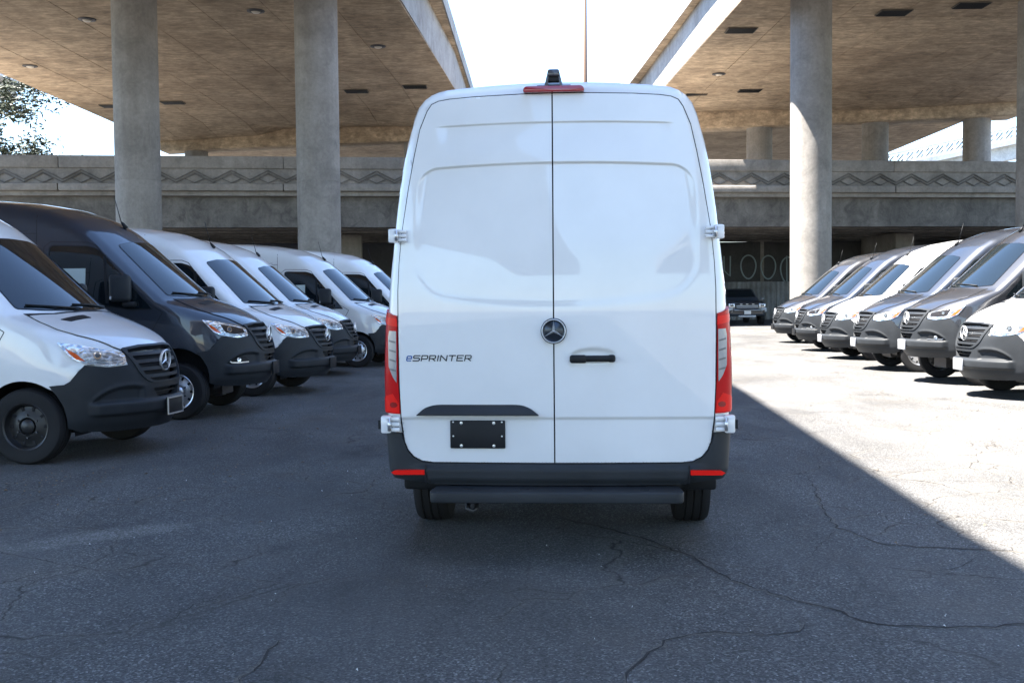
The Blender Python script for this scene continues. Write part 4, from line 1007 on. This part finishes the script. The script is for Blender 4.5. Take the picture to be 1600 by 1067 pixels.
# model lettering
def rear_prism(polys, off, th):
    M = Mesh()
    for poly in polys:
        p = proj_rear(np.array([(-a, b) for a, b in poly])); n = len(poly)
        v = [tuple(x) for x in (p + np.array([-off-th,0,0]))] + [tuple(x) for x in (p + np.array([-off,0,0]))]
        M.add(v, [tuple(range(n)), tuple(range(n, 2*n))[::-1]] + [(i, (i+1) % n, n+(i+1) % n, n+i) for i in range(n)])
    return M
GLY = {'S': [[(1,1),(0.15,1),(0,0.85),(0,0.62),(0.15,0.52),(0.85,0.52),(1,0.40),(1,0.15),(0.85,0),(0,0)]],
       'P': [[(0,0),(0,1),(0.85,1),(1,0.85),(1,0.5),(0.85,0.36),(0,0.36)]],
       'R': [[(0,0),(0,1),(0.85,1),(1,0.85),(1,0.55),(0.85,0.42),(0,0.42)], [(0.45,0.42),(1,0)]],
       'I': [[(0.5,0),(0.5,1)]], 'N': [[(0,0),(0,1),(1,0),(1,1)]], 'T': [[(0,1),(1,1)], [(0.5,1),(0.5,0)]],
       'E': [[(1,1),(0,1),(0,0),(1,0)], [(0,0.5),(0.85,0.5)]], 'e': [[(0,0.42),(1,0.42),(1,0.75),(0.85,0.9),(0.15,0.9),(0,0.75),(0,0.15),(0.15,0),(0.95,0)]]}
def lettering(ch, x0, w, z0, h, th):
    out = []
    for path in GLY[ch]:
        pts = [(x0 + u*w + 0.20*v*h, z0 + v*h) for u, v in path]
        for a, b in zip(pts[:-1], pts[1:]):
            a, b = Vector(a), Vector(b); t = (b-a).normalized()
            out.append(stroke([a-t*th*0.4, b+t*th*0.4], th))
    return out
x = -0.868
for ch, w in (('e',0.026),('S',0.036),('P',0.034),('R',0.034),('I',0.006),('N',0.036),('T',0.036),('E',0.034),('R',0.034)):
    hp('badge_letter', rear_prism(lettering(ch, x, w, 1.163, 0.030, 0.0062), 0.010, 0.005), 'badge_blue' if ch == 'e' else 'badge_dark', ld)
    x += w + 0.0125
# roof brake lamp and camera
bl = roundpoly([(-0.180,0.0),(0.180,0.0),(0.165,0.040),(-0.165,0.040)], 0.02)
M = Mesh().prism([(u, v) for u, v in bl], -4.93, -4.76, lambda u, v, w: (w, u, 2.692 + v*0.85 + (w+4.93)*0.05))
bk = hp('brake_light', M.data('brake_light', 'angle', 0.008), 'brake_red')
M = Mesh().box((0,0,0), (0.14, 0.20, 0.022)); hp('camera_base', M.data('camera_base', 'angle', 0.008), 'red_housing', bk, (-4.80, 0.0, 2.732))
ck = hp('rear_camera', Mesh().prism([(-0.030,0.100),(0.030,0.100),(0.040,0.060),(-0.040,0.060)], -4.92, -4.80, lambda u, v, w: (w, u, 2.722+v)).data('rear_camera', 'angle', 0.008), 'red_housing', bk)
for sg in (1, -1):
    hp('camera_leg', Mesh().prism([(0.0395*sg,0.062),(0.028*sg,0.062),(0.036*sg,0.0),(0.054*sg,0.0)], -4.91, -4.83, lambda u, v, w: (w, u, 2.722+v)), 'red_housing', bk)
hp('camera_hood', Mesh().prism([(-0.040,0.060),(0.040,0.060),(0.043,0.036),(-0.043,0.036)], -4.90, -4.84, lambda u, v, w: (w, u, 2.722+v)), 'plastic_dark', bk)

# ------------------------------------------------------------------ pickup under the bridge
tk = empty('pickup_truck', (11.15, 51.3, 0)); tag(tk, 'dark pickup truck parked under the bridge facing the camera', 'truck')
def tp(name, me, mat, parent=None, loc=None): return obj(name, me, mat, parent or tk, loc)
def loft(secs, name, bev=0.0):   # secs: (y, halfwidth_low, halfwidth_top, z0, z1)
    M = Mesh(); v = []; f = []
    for y, a, b, z0, z1 in secs: v += [(-a,y,z0), (a,y,z0), (b,y,z1), (-b,y,z1)]
    n = len(secs)
    for i in range(n-1):
        for k in range(4): f.append((4*i+k, 4*i+(k+1) % 4, 4*i+4+(k+1) % 4, 4*i+4+k))
    f += [(0,1,2,3), tuple(4*(n-1)+k for k in range(4))]
    return M.add(v, f).data(name, 'angle', bev)
tp('body', loft([(0.05,0.80,0.78,0.45,1.02),(0.25,0.93,0.88,0.42,1.08),(1.2,0.95,0.90,0.42,1.14),(5.2,0.95,0.90,0.45,1.12)], 'body', 0.05), 'truck_paint')
tp('hood', loft([(0.10,0.70,0.68,1.0,1.07),(0.5,0.80,0.74,1.03,1.13),(1.25,0.82,0.76,1.05,1.19)], 'hood', 0.04), 'truck_paint')
tp('cab', loft([(1.15,0.86,0.80,1.10,1.16),(1.85,0.86,0.66,1.10,1.70),(2.2,0.86,0.66,1.10,1.74),(3.2,0.86,0.66,1.10,1.73),(3.6,0.86,0.72,1.10,1.2)], 'cab', 0.05), 'truck_paint')
v = [(-0.72,1.30,1.235),(0.72,1.30,1.235),(0.58,1.80,1.655),(-0.58,1.80,1.655)]
tp('windshield', Mesh().add([(x, y-0.02, z+0.02) for x, y, z in v] + [(x, y+0.05, z-0.02) for x, y, z in v], [(0,1,2,3), (4,5,6,7), (0,1,5,4), (1,2,6,5), (2,3,7,6), (3,0,4,7)]), 'glass')
tp('grille', Mesh().box((0,0.03,0.90), (1.10,0.06,0.26)).data('grille', 'angle', 0.04), 'plastic_dark')
for z in (0.84, 0.92): tp('grille_bar', Mesh().box((0,-0.01,z), (1.02,0.03,0.035)), 'truck_grey')
for k in (-1, 0, 1): tp('grille_marker', Mesh().box((k*0.28,-0.02,0.99), (0.11,0.02,0.022)), 'silver')
for sg in (-1, 1):
    h = tp('headlight', Mesh().box((sg*0.72,0.06,0.93), (0.30,0.10,0.20)).data('headlight', 'angle', 0.03), 'lamp_reflector')
    tp('headlight_core', Mesh().box((sg*0.72,0.0,0.93), (0.16,0.03,0.08)), 'lamp_dark', h)
    tp('fender_panel', Mesh().box((sg*0.80,0.06,0.72), (0.26,0.12,0.22)).data('fender_panel', 'angle', 0.04), 'truck_grey')
    tp('fog_lamp', Mesh().box((sg*0.78,-0.01,0.66), (0.12,0.03,0.10)), 'lamp_dark')
    tp('mirror', Mesh().box((sg*1.05,1.45,1.22), (0.20,0.10,0.18)).data('mirror', 'angle', 0.03), 'truck_paint')
    for y in (0.95, 4.2):
        w = tp('wheel', Mesh().lathe([(0.20,-0.12),(0.36,-0.12),(0.39,-0.08),(0.39,0.08),(0.36,0.12),(0.20,0.12),(0.18,0.05),(0.0,0.05)], 'X', 28).data('wheel', 'angle'), 'rubber', None, (sg*0.86, y, 0.39))
tp('bumper', Mesh().box((0,-0.03,0.70), (1.30,0.16,0.16)).data('bumper', 'angle', 0.04), 'truck_paint')
tp('skid_plate', Mesh().box((0,0.05,0.42), (0.80,0.30,0.10)).data('skid_plate', 'angle', 0.03), 'truck_grey')
tp('license_plate', Mesh().box((0.0,-0.125,0.60), (0.31,0.015,0.16)), 'plate_white')

# ------------------------------------------------------------------ tree, poles and distant bridges
def leafy_tree(loc, h, label):
    t = empty('tree', loc); tag(t, label, 'tree')
    rs = random.Random(11); M = Mesh(); tips = []
    def branch(p, d, L, r, lev):
        n = 5; path = [p.copy()]; rad = [r]
        for i in range(n):
            d = (d + Vector((rs.gauss(0,.16), rs.gauss(0,.16), rs.gauss(0.02,.10)))).normalized(); p = p + d*L/n; path.append(p.copy()); rad.append(r*(1-0.75*(i+1)/n))
            if lev >= 2: tips.append((p.copy(), d.copy()))
            if lev < 3 and i >= 1:
                for _ in range(2 if lev else 3):
                    a = rs.uniform(0, 2*math.pi); e = (d*0.55 + Vector((math.cos(a), math.sin(a), rs.uniform(-0.25,0.45)))).normalized()
                    branch(p, e, L*rs.uniform(0.45,0.65), rad[-1]*0.6, lev+1)
        M.tube(path, rad, 5, False)
    branch(Vector((0,0,0)), Vector((0.05,0,1)), h*0.62, 0.28, 0)
    obj('trunk', M.data('trunk', True, fix=False), 'bark', t)
    v = []; f = []
    for p, d in tips:
        for _ in range(7):
            c = p + Vector((rs.gauss(0,.28), rs.gauss(0,.28), rs.gauss(-0.05,.22)))
            a = Vector((rs.gauss(0,1), rs.gauss(0,1), rs.gauss(0,.5))).normalized(); b = a.cross(Vector((rs.gauss(0,1), rs.gauss(0,1), rs.gauss(0,1)))).normalized()
            L, W = rs.uniform(.12,.24), rs.uniform(.035,.07); o = len(v)
            v += [c-a*L, c+b*W, c+a*L, c-b*W]; f.append((o,o+1,o+2,o+3))
    me = bpy.data.meshes.new('crown'); me.from_pydata([tuple(q) for q in v], [], f)
    obj('crown', me, 'leaves', t)
leafy_tree((-30.8, 66.0, 0), 17.0, 'leafy tree rising over the cross bridge at the left edge')
def pole(loc, h, r, mat, label, arm=None):
    t = empty('light_pole', loc); tag(t, label, 'light pole')
    obj('shaft', Mesh().tube([(0,0,0),(0,0,h*0.5),(0,0,h)], [r,r*0.9,r*0.75], 10).data('shaft', True), mat, t)
    obj('base_plate', Mesh().box((0,0,0.05), (r*5,r*5,0.1)), 'steel_dark', t)
    obj('lamp_arm', Mesh().tube([(0,0,h-0.05),(0.4,0,h+0.35),(1.8,0,h+0.5)], 0.04, 8).data('lamp_arm', True), mat, t)
    obj('lamp_head', Mesh().box((2.1,0,h+0.48), (0.8,0.3,0.14)).data('lamp_head', 'angle', 0.04), 'silver', t)
pole((5.0, 72.0, 0), 27.0, 0.15, 'pole_paint', 'tall thin tan light pole in the sky gap above the central van')
pole((56.5, 120.0, 17.2), 9.0, 0.10, 'steel_dark', 'thin grey light pole on the far bridge beside the right picture edge')
pole((49.8, 119.0, 16.3), 9.0, 0.10, 'steel_dark', 'thin grey light pole on the far bridge beside the far column')
# distant ramp bridge with diamond railing on the right
fb = empty('far_bridge', (34, 110, 0)); tag(fb, 'pale distant ramp bridge with lattice railing beyond the right overpass', 'bridge')
def rz_(x): return 13.3 + 0.21*(x)*0.98
L = 40
def ramp_strip(name, y0, y1, a, b, mat):
    v = []; f = []
    for x in (0, L): v += [(x,y0,rz_(x)+a), (x,y1,rz_(x)+a), (x,y1,rz_(x)+b), (x,y0,rz_(x)+b)]
    obj(name, Mesh().add(v, [(0,1,2,3), (4,5,6,7), (0,1,5,4), (1,2,6,5), (2,3,7,6), (3,0,4,7)]), mat, fb)
ramp_strip('deck_edge', -0.2, 6, -0.55, -0.02, 'concrete_pale'); ramp_strip('girder', 0.6, 5.4, -2.0, -0.552, 'concrete_pale')
ramp_strip('railing_cap', -0.08, 0.12, 1.0, 1.2, 'concrete_pale'); ramp_strip('railing_base', -0.1, 0.15, -0.018, 0.15, 'concrete_pale')
rail = Mesh()
for (a, b) in (((0,0.15),(0.7,1.0)), ((0.0,0.65),(0.3,1.0)), ((0.35,0.15),(0.7,0.55))):
    a, b = Vector(a), Vector(b); c = (a+b)/2; tt = b-a; rail.box((c.x, 0.02, c.y), (tt.length, 0.08, 0.14), Matrix.Rotation(-math.atan2(tt.y, tt.x), 3, 'Y'))
rail_me = rail.data('railing_bar')
for i in range(40):
    o = obj('railing_bar', rail_me, 'concrete_bridge', fb); o.location = (i*1.0, 0, rz_(i*1.0))
for x in (8, 30):
    obj('pier', Mesh().box((x, 3, (rz_(x)-2)/2), (1.6, 2.5, rz_(x)-2)), 'concrete_pale', fb)
# distant overpass at the far left
fo = empty('far_overpass', (-48, 95, 0)); tag(fo, 'pale distant overpass sliver at the far left above the tree', 'bridge')
obj('girder', Mesh().box((-14, 0, 19.9), (36, 5, 1.0)), 'concrete_fascia', fo)
obj('deck_edge', Mesh().box((-14, -0.5, 21.0), (38, 7, 1.1)), 'concrete_pale', fo)
obj('railing', Mesh().box((-14, -3.8, 22.1), (38, 0.2, 0.35)), 'steel_dark', fo)
for x in (-28, -5): obj('pier', Mesh().box((x, 0, 9.7), (2, 3, 19.4)), 'concrete_fascia', fo)

# ------------------------------------------------------------------ litter on the lot
def litter(pts, name, label, mat, size):
    M = Mesh()
    for (x, y) in pts:
        a = random.uniform(0, 6.28); s = size*random.uniform(0.5, 1.4); w = s*random.uniform(0.25, 0.5)
        c, d = math.cos(a), math.sin(a); z = 0.004; h = random.uniform(0.004, 0.016)
        M.add([(x-c*s, y-d*s, z), (x+d*w, y-c*w, z+h), (x+c*s, y+d*s, z+0.003), (x-d*w, y+c*w, z+h*0.6)], [(0,1,2,3)])
    me = M.data(name, fix=False); o = obj(name, me, mat); tag(o, label, 'litter', None, 'stuff')
pts = [(random.gauss(-4.0, 0.7), random.gauss(9.0, 0.5)) for _ in range(120)] + [(random.gauss(-3.0, 0.6), random.gauss(12.5, 1.5)) for _ in range(70)] + [(random.uniform(-5, 3.5), random.uniform(4.2, 14)) for _ in range(70)]
litter(pts, 'leaf_litter', 'small dry leaves and crumbs scattered on the asphalt', 'dry_leaf', 0.018)
pts = [(random.uniform(-3, 3), random.uniform(4.2, 10)) for _ in range(60)]
litter(pts, 'pale_grit', 'pale paper scraps and grit scattered on the asphalt', 'plate_white', 0.007)
